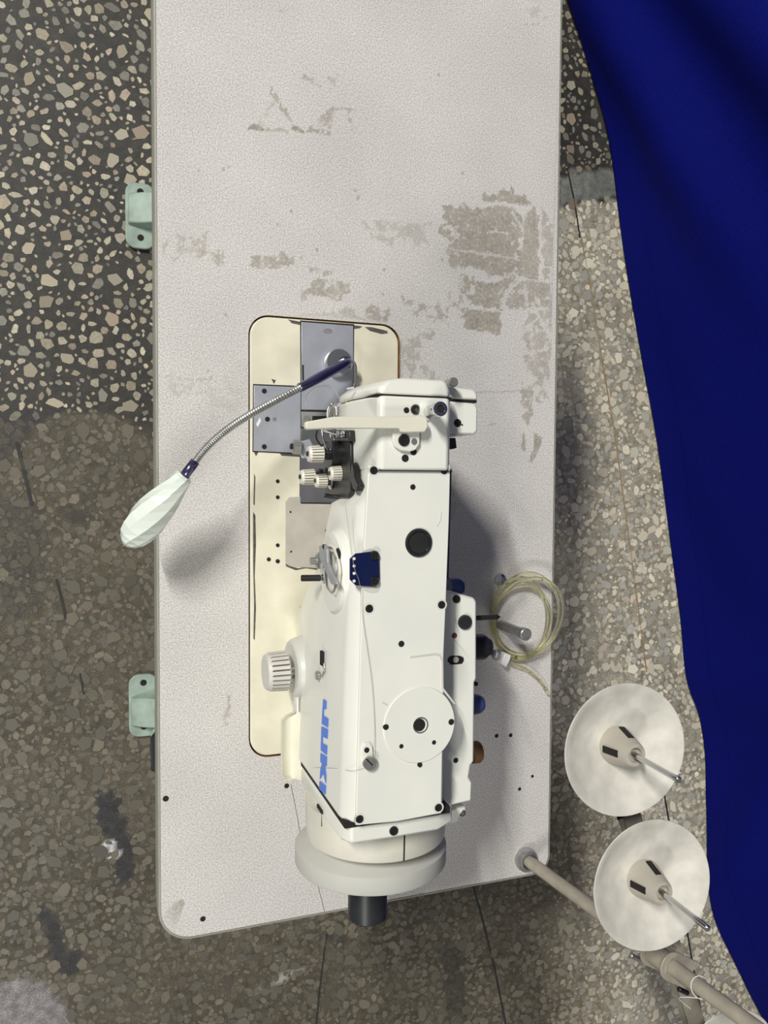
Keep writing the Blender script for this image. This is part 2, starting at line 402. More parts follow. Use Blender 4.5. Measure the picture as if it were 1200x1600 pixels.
for i, (x, y, r, a) in enumerate(chips):
    if i in single:
        o = bpy.data.objects.new('stone_chip', lib[i % 24]); COL.objects.link(o); o.parent = floor
        o.location = (x, y, 0); o.scale = (r, r, .0009); o.rotation_euler = (0, 0, random.uniform(0, 6.28)); o.color = (*tone[i], 1)
        continue
    q = chip_outline(RNG, r); n = len(q); b = len(vs)
    hz = .0003 + .0005 * random.random(); vs += [(x + p[0] * 1.04, y + p[1] * 1.04, 0.0) for p in q] + [(x + p[0], y + p[1], hz) for p in q]
    fs.append([b + n + k for k in range(n)]); fs += [[b + k, b + (k + 1) % n, b + n + (k + 1) % n, b + n + k] for k in range(n)]
    cols += [(*tone[i], 1)] * (2 * n)
cme = bpy.data.meshes.new('stone_chips'); cme.from_pydata(vs, [], fs); cme.update()
ca = cme.color_attributes.new('col', 'FLOAT_COLOR', 'POINT'); ca.data.foreach_set('color', np.array(cols).ravel())
cme.materials.append(attr_mat('terrazzo_chips', 'col', .5, ((160, .8, 1.1),)))
co_ = bpy.data.objects.new('stone_chips', cme); COL.objects.link(co_); co_.parent = floor; co_['kind'] = 'stuff'
dark_joint = mat('dark_joint_filler', (.03, .03, .028), .6, noise=(40, .3)); tan_joint = mat('tan_joint_filler', (.36, .27, .16), .6, noise=(40, .3))
def joint(px, w, m):
    pts = [P(x, y, FL) for x, y in px]; bm = bmesh.new()
    for a, b in zip(pts, pts[1:]):
        n = (b - a).cross(V(0, 0, 1)).normalized() * w / 2
        add_prism(bm, [a - n, b - n, b + n, a + n], (0, 0, .0009))
    o = obj('joint_strip', bm, m, floor); return o
joint([(886, 262), (898, 318), (906, 372)], .004, dark_joint)
joint([(908, 372), (921, 440), (935, 530)], .004, tan_joint)
joint([(935, 530), (962, 690), (985, 860), (1010, 1050)], .0045, tan_joint)
joint([(1030, 1195), (1046, 1290), (1062, 1390), (1095, 1580)], .005, dark_joint)
joint([(26, 690), (36, 730), (50, 790)], .007, dark_joint)
joint([(88, 905), (95, 930), (103, 967)], .005, dark_joint)
joint([(125, 1052), (131, 1085)], .004, dark_joint)
joint([(735, 1370), (752, 1430), (772, 1510), (790, 1600)], .005, dark_joint)
joint([(510, 1460), (500, 1540), (494, 1600)], .004, dark_joint)

# ------------------------------------------------------------------ blue backdrop cloth
cloth = bpy.data.materials.new('royal_blue_cloth'); cloth.use_nodes = True; nt = cloth.node_tree; b = nt.nodes['Principled BSDF']
b.inputs['Roughness'].default_value = .8; b.inputs['Specular IOR Level'].default_value = .12; b.inputs['Sheen Weight'].default_value = .0; b.inputs['Sheen Tint'].default_value = (.1, .2, 1, 1)
tcn = nt.nodes.new('ShaderNodeTexCoord'); nz = nt.nodes.new('ShaderNodeTexNoise'); nz.inputs['Scale'].default_value = 420; nz.inputs['Detail'].default_value = 2
nt.links.new(tcn.outputs['Object'], nz.inputs['Vector']); rp = nt.nodes.new('ShaderNodeValToRGB')
rp.color_ramp.elements[0].position = .3; rp.color_ramp.elements[0].color = (.0004, .0015, .085, 1); rp.color_ramp.elements[1].position = .7; rp.color_ramp.elements[1].color = (.0008, .005, .17, 1)
nt.links.new(nz.outputs['Fac'], rp.inputs[0]); nt.links.new(rp.outputs[0], b.inputs['Base Color'])
bp = nt.nodes.new('ShaderNodeBump'); bp.inputs['Strength'].default_value = .25; bp.inputs['Distance'].default_value = .001; nt.links.new(nz.outputs['Fac'], bp.inputs['Height']); nt.links.new(bp.outputs[0], b.inputs['Normal'])
hem_px = [(880, -120), (903, 0), (924, 100), (946, 190), (958, 260), (966, 330), (980, 430), (1004, 570), (1026, 690), (1045, 830), (1062, 960), (1072, 1060), (1092, 1120), (1101, 1180), (1103, 1250), (1109, 1330), (1122, 1400), (1140, 1470), (1165, 1540), (1195, 1600), (1240, 1690)]
hem = spline([P(x, y, FL + .012) for x, y in hem_px], 6)
NV = 64; bm = bmesh.new(); rows = []
HB = [FL + .012 + 2.1 * (k / NV) ** 1.5 for k in range(NV + 1)]
base_d = (hem[-1] - hem[0]).normalized(); outw = base_d.cross(V(0, 0, 1)).normalized()
if outw.x < 0: outw = -outw
S = [0]
for a, b_ in zip(hem, hem[1:]): S.append(S[-1] + (b_ - a).length)
L = S[-1]
for k, z in enumerate(HB):
    t = z - FL; row = []
    for i, p in enumerate(hem):
        s = S[i]; straight = hem[0].lerp(hem[-1], s / L); w = min(1, t / .9)
        q = p.lerp(straight + outw * .10, w * .75); q = V(q.x, q.y, z)
        d = .012 * math.sin(s * 7 + t * 2) * min(1, t * 2) + .02 * math.sin(s * 3.1 - 1 + t * 1.5) * min(1, t)
        # swagged folds near the far end
        fs_ = (t - .10) - (s - .25) * .35; d += -.045 * math.exp(-(fs_ / .09) ** 2) * max(0, min(1, (1.1 - s) / .5))
        fs2 = (t - .34) - (s - .25) * .55; d += -.06 * math.exp(-(fs2 / .11) ** 2) * max(0, min(1, (1.25 - s) / .5))
        fs3 = (t - .12) + (s - 2.3) * .5; d += -.03 * math.exp(-(fs3 / .08) ** 2) * max(0, min(1, (s - 1.8) / .3))
        row.append(bm.verts.new(q + outw * (d + .03 * t)))
    rows.append(row)
for a, b_ in zip(rows, rows[1:]):
    for i in range(len(a) - 1): bm.faces.new((a[i], a[i + 1], b_[i + 1], b_[i]))
hem_line = [(r_.co.copy()) for r_ in rows[7]]
croot = empty('backdrop_cloth', (hem[60].x, hem[60].y, FL), 'royal blue cloth hanging to the floor behind the sewing table', 'curtain')
co = obj('cloth_sheet', bm, cloth, croot, smooth=True, angle=0)
md = co.modifiers.new('thickness', 'SOLIDIFY'); md.thickness = .0015; md.offset = 1
hemm = mat('blue_hem_thread', (.0012, .004, .12), .9, noise=(200, .3), spec=.1)
tube('hem_stitch', [p - outw * .0012 for p in hem_line], .0012, hemm, croot, 6)

# ------------------------------------------------------------------ sewing table
table = empty('sewing_table', (.315, .07, FL), 'long grey speckled sewing table with worn stains and sage green stand', 'table')
tx0, tx1, ty0, ty1 = .0590, .5680, -.5310, .6720
hx0, hx1, hy0, hy1 = .1600, .3475, -.3300, .1905
TH = .04
STAINS = []
def st(px, k, rag=.010, brk=.0, brks=60): STAINS.append(([tuple(P(x, y, 0)[:2]) for x, y in px], k, rag, brk, brks))
# tape residue on the right
st([(755, 305), (770, 297), (800, 297), (825, 304), (835, 318), (800, 320), (760, 312)], .85)
st([(690, 322), (712, 318), (740, 325), (790, 322), (812, 330), (818, 360), (818, 420), (812, 436), (770, 428), (700, 412), (692, 370)], .82, .012, .2)
st([(712, 325), (790, 330), (805, 340), (812, 430), (760, 425), (730, 410)], .85, .006, .1)
st([(820, 335), (836, 322), (842, 340), (842, 440), (816, 436)], .8, .004)
st([(846, 322), (858, 335), (866, 360), (868, 430), (866, 470), (862, 520), (850, 440)], .6, .006, .25)
st([(718, 432), (775, 438), (810, 436), (795, 455), (780, 488), (740, 480), (722, 460)], .85, .010, .2)
st([(700, 458), (725, 468), (728, 500), (706, 495)], .7, .014, .6)
st([(728, 484), (783, 489), (782, 524), (726, 512)], .9, .004)
st([(786, 470), (800, 448), (820, 440), (858, 442), (858, 480), (826, 480), (812, 482), (792, 480)], .75, .006, .2)
st([(820, 482), (855, 486), (862, 540), (855, 600), (845, 640), (824, 570), (816, 560)], .62, .010, .45)
st([(814, 590), (832, 600), (830, 650), (828, 668), (814, 662)], .75, .008, .25)
st([(816, 678), (820, 676), (822, 700), (820, 706), (815, 700)], .8, .002)
st([(834, 676), (848, 684), (844, 700), (830, 722), (826, 720), (834, 700)], .85, .002)
st([(684, 480), (700, 490), (700, 508), (686, 500)], .7, .006, .3)
# middle residue
st([(565, 352), (600, 345), (665, 344), (670, 382), (640, 384), (600, 380)], .42, .014, .35)
st([(640, 344), (668, 345), (670, 384), (645, 380)], .3, .012, .3)
st([(250, 368), (320, 372), (330, 402), (300, 402), (258, 394)], .45, .016, .6)
st([(290, 376), (318, 372), (320, 400), (300, 402)], .55, .010, .5)
st([(330, 394), (352, 394), (350, 410), (333, 408)], .6, .008, .4)
st([(390, 404), (420, 396), (462, 404), (464, 416), (430, 420), (390, 416)], .75, .008, .3)
st([(480, 416), (500, 420), (522, 424), (522, 430), (482, 427)], .85, .005, .2)
st([(490, 440), (540, 438), (545, 455), (552, 462), (530, 466), (492, 464), (478, 460)], .75, .012, .35)
st([(470, 452), (480, 455), (478, 470), (470, 468)], .6, .006, .3)
st([(530, 482), (556, 484), (562, 498), (556, 506), (530, 500)], .6, .008, .3)
st([(568, 482), (592, 478), (612, 486), (606, 508), (570, 502)], .8, .010, .3)
st([(480, 486), (530, 484), (540, 502), (480, 498)], .4, .012, .4)
st([(636, 468), (660, 474), (690, 480), (690, 500), (650, 498), (640, 490)], .65, .014, .65)
st([(622, 530), (640, 520), (660, 524), (652, 545), (645, 580), (640, 590), (628, 560)], .55, .012, .55)
st([(664, 520), (676, 518), (676, 534), (664, 534)], .6, .006, .3)
st([(655, 560), (668, 570), (690, 585), (672, 592), (655, 585)], .55, .010, .5)
# torn marks at the top
st([(388, 200), (396, 194), (410, 196), (412, 203), (390, 202)], 1.0, .004)
st([(425, 134), (436, 150), (447, 168), (455, 190), (450, 188), (436, 164), (424, 142)], .8, .006, .2)
st([(404, 190), (412, 172), (428, 158), (432, 162), (420, 176), (410, 196)], .45, .006, .35)
st([(410, 198), (440, 201), (455, 206), (452, 210), (415, 203)], .7, .005, .3)
st([(456, 192), (478, 206), (474, 210), (456, 200)], 1.0, .003)
st([(480, 204), (500, 182), (524, 168), (540, 168), (528, 186), (520, 208), (492, 210)], .7, .010, .5)
st([(528, 168), (556, 168), (566, 172), (548, 176)], .6, .006, .4); st([(540, 178), (552, 192), (556, 200), (544, 202)], .6, .007, .5)
st([(470, 112), (482, 120), (498, 130), (490, 134), (474, 124)], .65, .008, .45); st([(512, 118), (530, 124), (524, 132), (514, 130)], .5, .008, .5)
st([(820, 12), (860, 22), (858, 32), (822, 24)], .3, .012, .5); st([(820, 34), (848, 38), (844, 42), (822, 38)], .5, .006, .4)
st([(425, 12), (450, 14), (444, 22)], .3, .01, .5)
# lower part and small marks
st([(352, 1078), (360, 1076), (360, 1120), (352, 1134), (344, 1132), (352, 1110)], .6, .008, .3)
st([(280, 1405), (290, 1410), (280, 1428), (277, 1428)], .8, .001)
st([(262, 590), (300, 592), (310, 630), (268, 620)], .28, .02, .5); st([(310, 596), (380, 596), (390, 625), (330, 640)], .18, .02, .5)
st([(252, 588), (285, 590), (340, 593), (340, 595), (285, 592)], .5, .002, .4)
st([(744, 612), (812, 610), (812, 612), (744, 614)], .55, .001)
st([(700, 740), (712, 740), (714, 800), (704, 820)], .35, .012, .4); st([(716, 605), (724, 606), (724, 612), (716, 612)], .4, .006, .4)
st([(760, 655), (776, 658), (766, 664)], .5, .006, .3)
for x, y in ((434, 350), (350, 266), (358, 262), (455, 330), (495, 390), (555, 297), (560, 308), (352, 492), (470, 405), (600, 420), (686, 118), (723, 270), (325, 580), (330, 590), (310, 265), (395, 565), (395, 612), (630, 465), (598, 462), (340, 413)):
    st([(x - 2, y - 3), (x + 2, y - 2), (x + 2, y + 3), (x - 1, y + 2)], .8, .002)
LINES = [[tuple(P(x, y, 0)[:2]) for x, y in q] for q in (
    [(700, 386), (760, 396), (812, 404), (812, 407), (760, 399), (700, 389)], [(718, 475), (782, 484), (782, 487), (718, 478)], [(752, 313), (800, 320), (836, 320), (815, 338), (800, 324), (752, 318)],
    [(814, 436), (860, 438), (860, 440), (814, 438)], [(843, 330), (846, 330), (846, 420), (843, 420)], [(780, 482), (790, 452), (812, 438), (816, 440), (796, 456), (786, 484)],
    [(797, 330), (800, 330), (818, 356), (815, 358)], [(820, 512), (838, 496), (840, 499), (822, 514)], [(832, 470), (858, 520), (855, 522), (828, 474)], [(764, 360), (790, 362), (790, 364), (764, 363)], [(846, 416), (866, 418), (866, 420), (846, 419)])]
def stain_mask(x, y):
    m = np.zeros(x.size)
    n1 = fbm(x, y, 90) - .5; n2 = fbm(x + 5, y + 2, 90) - .5
    for poly, k, rag, brk, brks in STAINS:
        px_ = [p[0] for p in poly]; py_ = [p[1] for p in poly]; pad = rag + .003
        s = np.where((x > min(px_) - pad) & (x < max(px_) + pad) & (y > min(py_) - pad) & (y < max(py_) + pad))[0]
        if not len(s): continue
        ins = inpoly(x[s] + n1[s] * rag * 2.2, y[s] + n2[s] * rag * 2.2, poly)
        kk = np.full(len(s), k)
        if brk:
            f = fbm(x[s] + 1.7, y[s], 130); kk = kk * np.clip((f - (.28 + .34 * brk)) / .05 + .5, 0.08, 1)
        m[s] = np.maximum(m[s], ins * kk)
    for poly in LINES:
        px_ = [p[0] for p in poly]; py_ = [p[1] for p in poly]
        s = np.where((x > min(px_) - .005) & (x < max(px_) + .005) & (y > min(py_) - .005) & (y < max(py_) + .005))[0]
        if len(s): m[s] = np.where(inpoly(x[s] + n1[s] * .004, y[s] + n2[s] * .004, poly), m[s] * .15, m[s])
    return m
# top surface: dense grid for the stains, ring-filled to the rounded outline and to the machine cut-out
bm = bmesh.new(); stp = .0017
xs = np.arange(tx0 + .045, tx1 - .045, stp); ys = np.arange(ty0 + .045, ty1 - .045, stp)
# keep the grid edge close to the outline on the straight sides: grid spans the inner rectangle, strips cover the rest
xs = np.arange(tx0 + .006, tx1 - .006, stp); ys = np.arange(ty0 + .042, ty1 - .006, stp)
GX, GY = np.meshgrid(xs, ys); inhole = (GX > hx0 - .004) & (GX < hx1 + .004) & (GY > hy0 - .004) & (GY < hy1 + .004)
cornerR = ((GX > tx1 - .030) & (GY < ty0 + .06)) | ((GX < tx0 + .02) & (GY < ty0 + .044))
ok = ~(inhole | cornerR)
idm = -np.ones(GX.shape, int); idm[ok] = np.arange(ok.sum())
va = [bm.verts.new((x, y, 0)) for x, y in zip(GX[ok], GY[ok])]
q = np.stack([idm[:-1, :-1], idm[:-1, 1:], idm[1:, 1:], idm[1:, :-1]], -1).reshape(-1, 4); q = q[(q >= 0).all(1)]
for a, b_, c, d in q.tolist(): bm.faces.new((va[a], va[b_], va[c], va[d]))
bmesh.ops.delete(bm, geom=[v for v in bm.verts if not v.link_faces], context='VERTS')
bedges = [e for e in bm.edges if len(e.link_faces) == 1]
inner_e = [e for e in bedges if all(hx0 - .02 < v.co.x < hx1 + .02 and hy0 - .02 < v.co.y < hy1 + .02 for v in e.verts)]
outer_e = [e for e in bedges if e not in set(inner_e)]
def loop_edges(pts):
    vv = [bm.verts.new(p) for p in pts]; return [bm.edges.new((vv[i], vv[(i + 1) % len(vv)])) for i in range(len(vv))], vv
outer_pts = rrect(tx0, tx1, ty0, ty1, .03, 0, 10, [.02, .02, .036, .022]); hole_pts = rrect(hx0, hx1, hy0, hy1, .024, 0, 8)
oe, ov = loop_edges(outer_pts); he, hv = loop_edges(hole_pts)
bmesh.ops.triangle_fill(bm, use_beauty=True, edges=outer_e + oe); bmesh.ops.triangle_fill(bm, use_beauty=True, edges=inner_e + he)
for f in bm.faces: f.material_index = 0
# hole wall in raw wood
for vv in (hv,):
    lo = [bm.verts.new(v.co - V(0, 0, TH)) for v in vv]
    for i in range(len(vv)):
        f = bm.faces.new((vv[i], vv[(i + 1) % len(vv)], lo[(i + 1) % len(vv)], lo[i])); f.material_index = 1
lo2 = [bm.verts.new(v.co - V(0, 0, TH)) for v in ov]
for i in range(len(ov)):
    f = bm.faces.new((ov[i], ov[(i + 1) % len(ov)], lo2[(i + 1) % len(ov)], lo2[i])); f.material_index = 1
for f in bm.faces:
    if abs(f.normal.z) > .5 or f.material_index == 0:
        f.normal_update()
        if f.normal.z < 0 and f.material_index == 0: f.normal_flip()
co = np.array([v.co[:] for v in bm.verts]); me = bpy.data.meshes.new('tabletop'); bm.to_mesh(me); bm.free()
sm = stain_mask(co[:, 0], co[:, 1]); at = me.attributes.new('stain', 'FLOAT', 'POINT'); at.data.foreach_set('value', sm)
tm = bpy.data.materials.new('speckled_grey_laminate'); tm.use_nodes = True; nt = tm.node_tree; b = nt.nodes['Principled BSDF']; b.inputs['Roughness'].default_value = .42
tcn = nt.nodes.new('ShaderNodeTexCoord')
def tnoise(sc, det, lo, hi, a, b2):
    n = nt.nodes.new('ShaderNodeTexNoise'); n.inputs['Scale'].default_value = sc; n.inputs['Detail'].default_value = det; nt.links.new(tcn.outputs['Object'], n.inputs['Vector'])
    m_ = nt.nodes.new('ShaderNodeMapRange'); m_.inputs[1].default_value = lo; m_.inputs[2].default_value = hi; m_.inputs[3].default_value = a; m_.inputs[4].default_value = b2
    nt.links.new(n.outputs['Fac'], m_.inputs[0]); return m_.outputs[0]
def mixc(kind, fac, a, b2):
    m_ = nt.nodes.new('ShaderNodeMix'); m_.data_type = 'RGBA'; m_.blend_type = kind
    for k, val in ((0, fac), (6, a), (7, b2)):
        if hasattr(val, 'links'): nt.links.new(val, m_.inputs[k])
        else: m_.inputs[k].default_value = val
    return m_.outputs[2]
c1 = mixc('MIX', tnoise(600, 5, .36, .68, 0, 1), (.74, .715, .69, 1), (.43, .41, .39, 1))
c2 = mixc('MULTIPLY', 1.0, c1, tnoise(9, 4, .3, .7, .93, 1.04))
c2 = mixc('MIX', tnoise(900, 1, .66, .72, 0, .5), c2, (.27, .24, .22, 1))
sa = nt.nodes.new('ShaderNodeAttribute'); sa.attribute_name = 'stain'
dirt = mixc('MIX', tnoise(70, 5, .35, .65, 0, 1), (.36, .33, .27, 1), (.27, .24, .20, 1))
mulf = nt.nodes.new('ShaderNodeMath'); mulf.operation = 'MULTIPLY'; nt.links.new(sa.outputs['Fac'], mulf.inputs[0]); nt.links.new(tnoise(260, 3, .30, .52, .45, 1), mulf.inputs[1])
c3 = mixc('MIX', mulf.outputs[0], c2, dirt); nt.links.new(c3, b.inputs['Base Color'])
bp = nt.nodes.new('ShaderNodeBump'); bp.inputs['Strength'].default_value = .12; bp.inputs['Distance'].default_value = .001; nt.links.new(tnoise(420, 2, .3, .7, 0, 1), bp.inputs['Height']); nt.links.new(bp.outputs[0], b.inputs['Normal'])
me.materials.append(tm); me.materials.append(wood)
tt = bpy.data.objects.new('tabletop', me); COL.objects.link(tt); register(tt, (0, 0, T), table)
# underside board
bm = bmesh.new(); ob_ = rrect(tx0 + .001, tx1 - .001, ty0 + .001, ty1 - .001, .03, -TH - .004, 10, [.02, .02, .036, .022]); hb_ = rrect(hx0 - .001, hx1 + .001, hy0 - .001, hy1 + .001, .024, -TH - .004, 8)
e1, _ = loop_edges(ob_); e2, _ = loop_edges(hb_); bmesh.ops.triangle_fill(bm, use_beauty=True, edges=e1 + e2)
gf = bmesh.ops.extrude_face_region(bm, geom=bm.faces[:]); bmesh.ops.translate(bm, verts=[g_ for g_ in gf['geom'] if isinstance(g_, bmesh.types.BMVert)], vec=(0, 0, .004))
obj('underside_board', bm, wood, table)
# edge band: T-moulding with a rounded nose all round
bm = bmesh.new(); prof = [(.0000, .0006), (.0022, .0002), (.0032, -.006), (.0034, -.020), (.0032, -.034), (.0012, -.042), (.0, -.042)]
ring = rrect(0, 1, 0, 1, .1, 0, 10)
rings = []
for off, z in prof:
    rings.append([bm.verts.new((p.x, p.y, z)) for p in rrect(tx0 - off, tx1 + off, ty0 - off, ty1 + off, .03, 0, 10, [.02 + off, .02 + off, .036 + off, .022 + off])])
for a, b_ in zip(rings, rings[1:]):
    for i in range(len(a)): bm.faces.new((a[i], a[(i + 1) % len(a)], b_[(i + 1) % len(a)], b_[i]))
obj('edge_band', bm, band, table, smooth=True)
# screw holes in the top
for x, y, r in ((259, 1248, 4.5), (317, 1436, 4.2), (448, 1228, 4), (776, 1150, 3.5), (798, 1149, 3.5), (812, 1233, 3.2), (832, 1213, 2.8)):
    vcyl('screw_hole', x, y, -.004, .0004, r / 1330, hole, table)
# stand: feet, posts, rails
def foot(yc, s, flip):
    f = prism('foot_plate', [P_ for P_ in rrect(.047, .104, yc - .064, yc + .064, .020, FL + .004, 6)], (0, 0, .008), green, table, .002)
    for yy in (-.043, .047): cyl('bolt_hole', V(.0755, yc + yy, FL + .011), V(.0755, yc + yy, FL + .0123), .0065, hole, f, 14, .0001)
    # arched cast foot running under the table
    yo = .010 * s; secs = []
    for x, h, w in ((.052, .020, .031), (.075, .032, .034), (.12, .055, .034), (.2, .075, .033), (.33, .080, .032), (.45, .07, .032), (.56, .03, .034), (.585, .015, .034)):
        secs.append([V(x, yc + yo - w, FL + .011), V(x, yc + yo + w, FL + .011), V(x, yc + yo + w * .86, FL + h), V(x, yc + yo - w * .86, FL + h)])
    loft('foot', secs, green, table, .004)
    box('leg', .28, .34, yc + yo - .028, yc + yo + .028, FL + .07, -.045, green, table, .004)
    box('top_rail', .08, .545, yc + yo - .022, yc + yo + .022, -.075, -.045, green, table, .003)
foot(.520, 1, 1); foot(-.461, -1, 1)
box('stretcher', .30, .325, -.43, .49, FL + .22, FL + .27, green, table, .003)
# slanted brace and dark flat piece by the near foot
prism('foot_gusset', [V(.086, -.520, FL + .012), V(.125, -.478, FL + .012), V(.125, -.470, FL + .055), V(.092, -.505, FL + .03)], (.003, -.006, .004), green, table, .001)
prism('dark_foot_piece', [V(.090, -.600, FL + .002), V(.088, -.515, FL + .002), V(.16, -.515, FL + .002), V(.16, -.56, FL + .002)], (0, 0, .012), rubber, table, .002)

# ------------------------------------------------------------------ sewing machine
mc = empty('sewing_machine', (.253, -.07, 0), 'cream industrial sewing machine with blue logo sunk into the table', 'sewing machine')
bx0, bx1, by0, by1 = .1618, .3445, -.3275, .1882
bed = prism('bed', rrect(bx0, bx1, by0, by1, .022, -.035), (0, 0, .0365), bedpaint, mc, .0012)
plate('plate_gap', [(469, 500.5), (553.5, 506.5), (550, 788), (468, 787.5), (468.5, 710), (394.5, 706), (395.5, 600), (469.5, 603)], .0018, .0004, hole, mc)
# steel plates on the bed
slide = plate('slide_plate', [(471, 503), (552, 509), (552, 641), (471, 640)], .0022, .0009, steel, mc, .0003)
plate('slide_plate_dimple', [(512 + 7.5 * math.cos(a_), 517.5 + 4.2 * math.sin(a_)) for a_ in np.linspace(0, 2 * math.pi, 18, endpoint=False)], .0024, .0004, MATS['worn_steel'], slide)
plate('slide_plate_notch', [(472, 570), (474.5, 570), (475, 594), (472.5, 595)], .0025, .0006, hole, slide)
left_plate = plate('side_plate', [(397, 602), (470, 605), (469.5, 708), (396, 704.5)], .0022, .0009, steel, mc, .0003)
for x, y, r in ((413, 611, 4), (452, 614, 4), (418, 655, 4), (429, 655, 3.2), (413, 698, 4)):
    vcyl('screw_hole', x, y, .0015, .0026, r / 1360, hole if r > 3.5 else dull, left_plate)
prism('side_plate_window', [P(400, 663, .0024), P(406, 652, .0024), P(408, 658, .0024), P(403, 667, .0024)], (0, 0, -.0004), tie_m, left_plate)
plate('needle_plate', [(471, 643), (545, 645), (545, 668), (471, 667)], .0022, .0009, MATS['worn_steel'], mc, .0003)
plate('needle_plate_slot', [(488, 650), (514, 650), (514, 659), (488, 658)], .0025, .0005, hole, mc)
vcyl('screw_head', 479, 655, .002, .0032, .0042, dull, mc)
plate('rear_slide_plate', [(470, 669), (548, 671), (548, 786), (469, 785)], .0022, .0009, mat('dark_steel', (.20, .20, .22), .4, .5, noise=(30, .2)), mc, .0003)
plate('bed_cover', [(452, 777), (470, 776), (470, 787), (548, 788), (548, 890), (462, 886), (450, 883), (446, 878), (446, 784)], .0019, .0006, bedgrey, mc, .0002)
chipm = mat('bare_chipped_metal', (.12, .115, .10), .6, .2, noise=(120, .5))
for q in ([(446, 880), (452, 884), (466, 888), (480, 885), (498, 888), (498, 891), (478, 888), (462, 891), (447, 885)],
          [(570, 511), (580, 511), (605, 517), (606, 521), (596, 522), (578, 517)], [(450, 499), (470, 503), (470, 508), (456, 505)], [(552, 508), (566, 510), (562, 513), (552, 514)],
          [(436, 707), (469, 710), (469, 714), (440, 712)], [(396, 705), (404, 706), (400, 713)],
          [(395.5, 800), (399, 805), (400, 850), (398, 900), (400, 950), (398, 1000), (396, 998), (397, 940), (395.5, 880)], [(397, 740), (399, 745), (398, 790), (396, 788)], [(424, 592), (431, 594), (428, 600)]):
    plate('chipped_patch', q, .0017, .0003, chipm, bed)
for x, y, r in ((434, 752, 3), (434, 777, 3), (434, 852, 3), (420, 874, 3.2), (434, 877, 3.4), (511, 829, 3.2), (471, 949, 2)):
    vcyl('screw_hole', x, y, .001, .0024, r / 1360, hole, bed)
for x, y in ((455, 862), (454, 800)): vcyl('scuff', x, y, .0012, .0023, .0012, hole, bed, 8)
plate('oil_pan_lip', [(622.5, 520), (627, 530), (627, 640), (622.5, 640)], -.002, .01, wood, mc)

# arm and column lofted along the machine (x-z sections)
def sec(y, xl, zs, xb, zb, xr=.2925, zt=.268, e1=.0105):
    return [V(xl + e1, y, zt), V(xl + .0012, y, zt - .012), V(xl, y, zt - .02), V(xl, y, zs), V(xb, y, zb), V(xr - .006, y, zb), V(xr, y, zb + .01), V(xr, y, zt - .006), V(xr - .004, y, zt)]
arm = loft('arm', [sec(.010, .2200, .208, .236, .160, e1=.003), sec(-.014, .2180, .204, .234, .158, e1=.0045), sec(-.024, .2105, .168, .224, .153), sec(-.035, .2100, .166, .224, .150), sec(-.085, .2055, .150, .222, .115), sec(-.12, .2030, .132, .220, .05),
                   sec(-.16, .2010, .112, .218, .0015), sec(-.22, .1990, .104, .216, .0015), sec(-.302, .1965, .098, .215, .0015)], paint, mc, .003)
back = plate('column_back', [(690, 926), (703, 925), (741, 934), (745, 940), (745, 1060), (742, 1066), (741, 1190), (736, 1196), (733, 1214), (738, 1222), (737, 1252), (690, 1262)], .230, .2285, paint, mc, .002)
cover = plate('arm_cover', [(576, 727), (704, 726), (702, 813), (697, 945), (693.5, 1022), (693, 1090), (690, 1271), (620, 1284), (556, 1290), (557, 1240), (566, 900), (571, 813)], .2712, .0034, paint, mc, .0009)
disc_c = P(656, 1133, .2722)
lathe('round_cover', disc_c - V(0, 0, .034), (0, 0, 1), [(.0340, 0), (.0345, .0005), (.0345, .0332), (.0338, .034), (0, .034)], paint, mc, 48)
plate('cover_groove', [(640, 1026), (680, 1020.5), (688, 1022), (692.5, 1032), (693, 1075), (712, 1100), (709, 1100), (690, 1077), (690, 1034), (686, 1025), (679, 1023.5), (641, 1028)], .2717, .0006, paint_grey, mc)
plate('hinge_strip', [(703, 733), (706, 733), (701, 905), (698, 905)], .266, .006, navy_reflection, mc, .0004)
plate('cover_relief', [(566, 862), (578, 857), (590, 860), (594, 868), (594, 918), (590, 925), (578, 926), (568, 922)], .2716, .0003, paint_grey, mc)
def screw(name, p, r, parent, m=black, d=(0, 0, 1)):
    return lathe(name, Vector(p) - Vector(d).normalized() * .002, d, [(r, 0), (r, .0028), (r * .86, .0036), (r * .5, .0036), (r * .4, .0029), (0, .0029)], m, parent, 18)
def hole_at(x, y, h, r, parent, name='screw_hole', m=hole):
    p = P(x, y, h); return lathe(name, p - V(0, 0, .0015), (0, 0, 1), [(r, 0), (r, .0018), (r * .8, .0019), (0, .0019)], m, parent, 16)
for x, y in ((584, 735), (694, 735), (577, 951), (690, 945), (562, 1280), (685, 1262)):
    p = P(x, y, .2712)
    lathe('screw_recess', p - V(0, 0, .0008), (0, 0, 1), [(.0052, 0), (.0052, .0009), (.0044, .0007), (0, .0007)], paint_grey, cover, 18)
    screw('cover_screw', p + V(0, 0, -.0008), .0037, cover)
for x, y, r in ((645, 761, .0025), (627, 1006, .0028)): hole_at(x, y, .2712, r, cover)
for x, y, r in ((603, 1136, .0026), (705, 1128, .0028), (627, 1166, .002), (678, 1160, .002), (656, 1195, .0022)): hole_at(x, y, .2722, r, mc)
lathe('hole_rim', P(657, 1133, .2722) - V(0, 0, .001), (0, 0, 1), [(.0074, 0), (.0074, .0014), (.0062, .0014), (.0060, .0002), (0, .0002)], chrome, mc, 24)
vcyl('center_hole', 655.5, 1133, .2716, .2729, .0056, hole, mc, 20)
lathe('oil_sight_ring', P(654, 848, .2712) - V(0, 0, .001), (0, 0, 1), [(.0128, 0), (.0128, .002), (.0118, .0032), (.0102, .0032), (.0094, .0016), (0, .0016)], black, cover, 36)
lathe('oil_sight_glass', P(654, 848, .2712), (0, 0, 1), [(.0094, 0), (.0094, .0009), (.006, .0016), (0, .0019)], glass_dark, cover, 30)
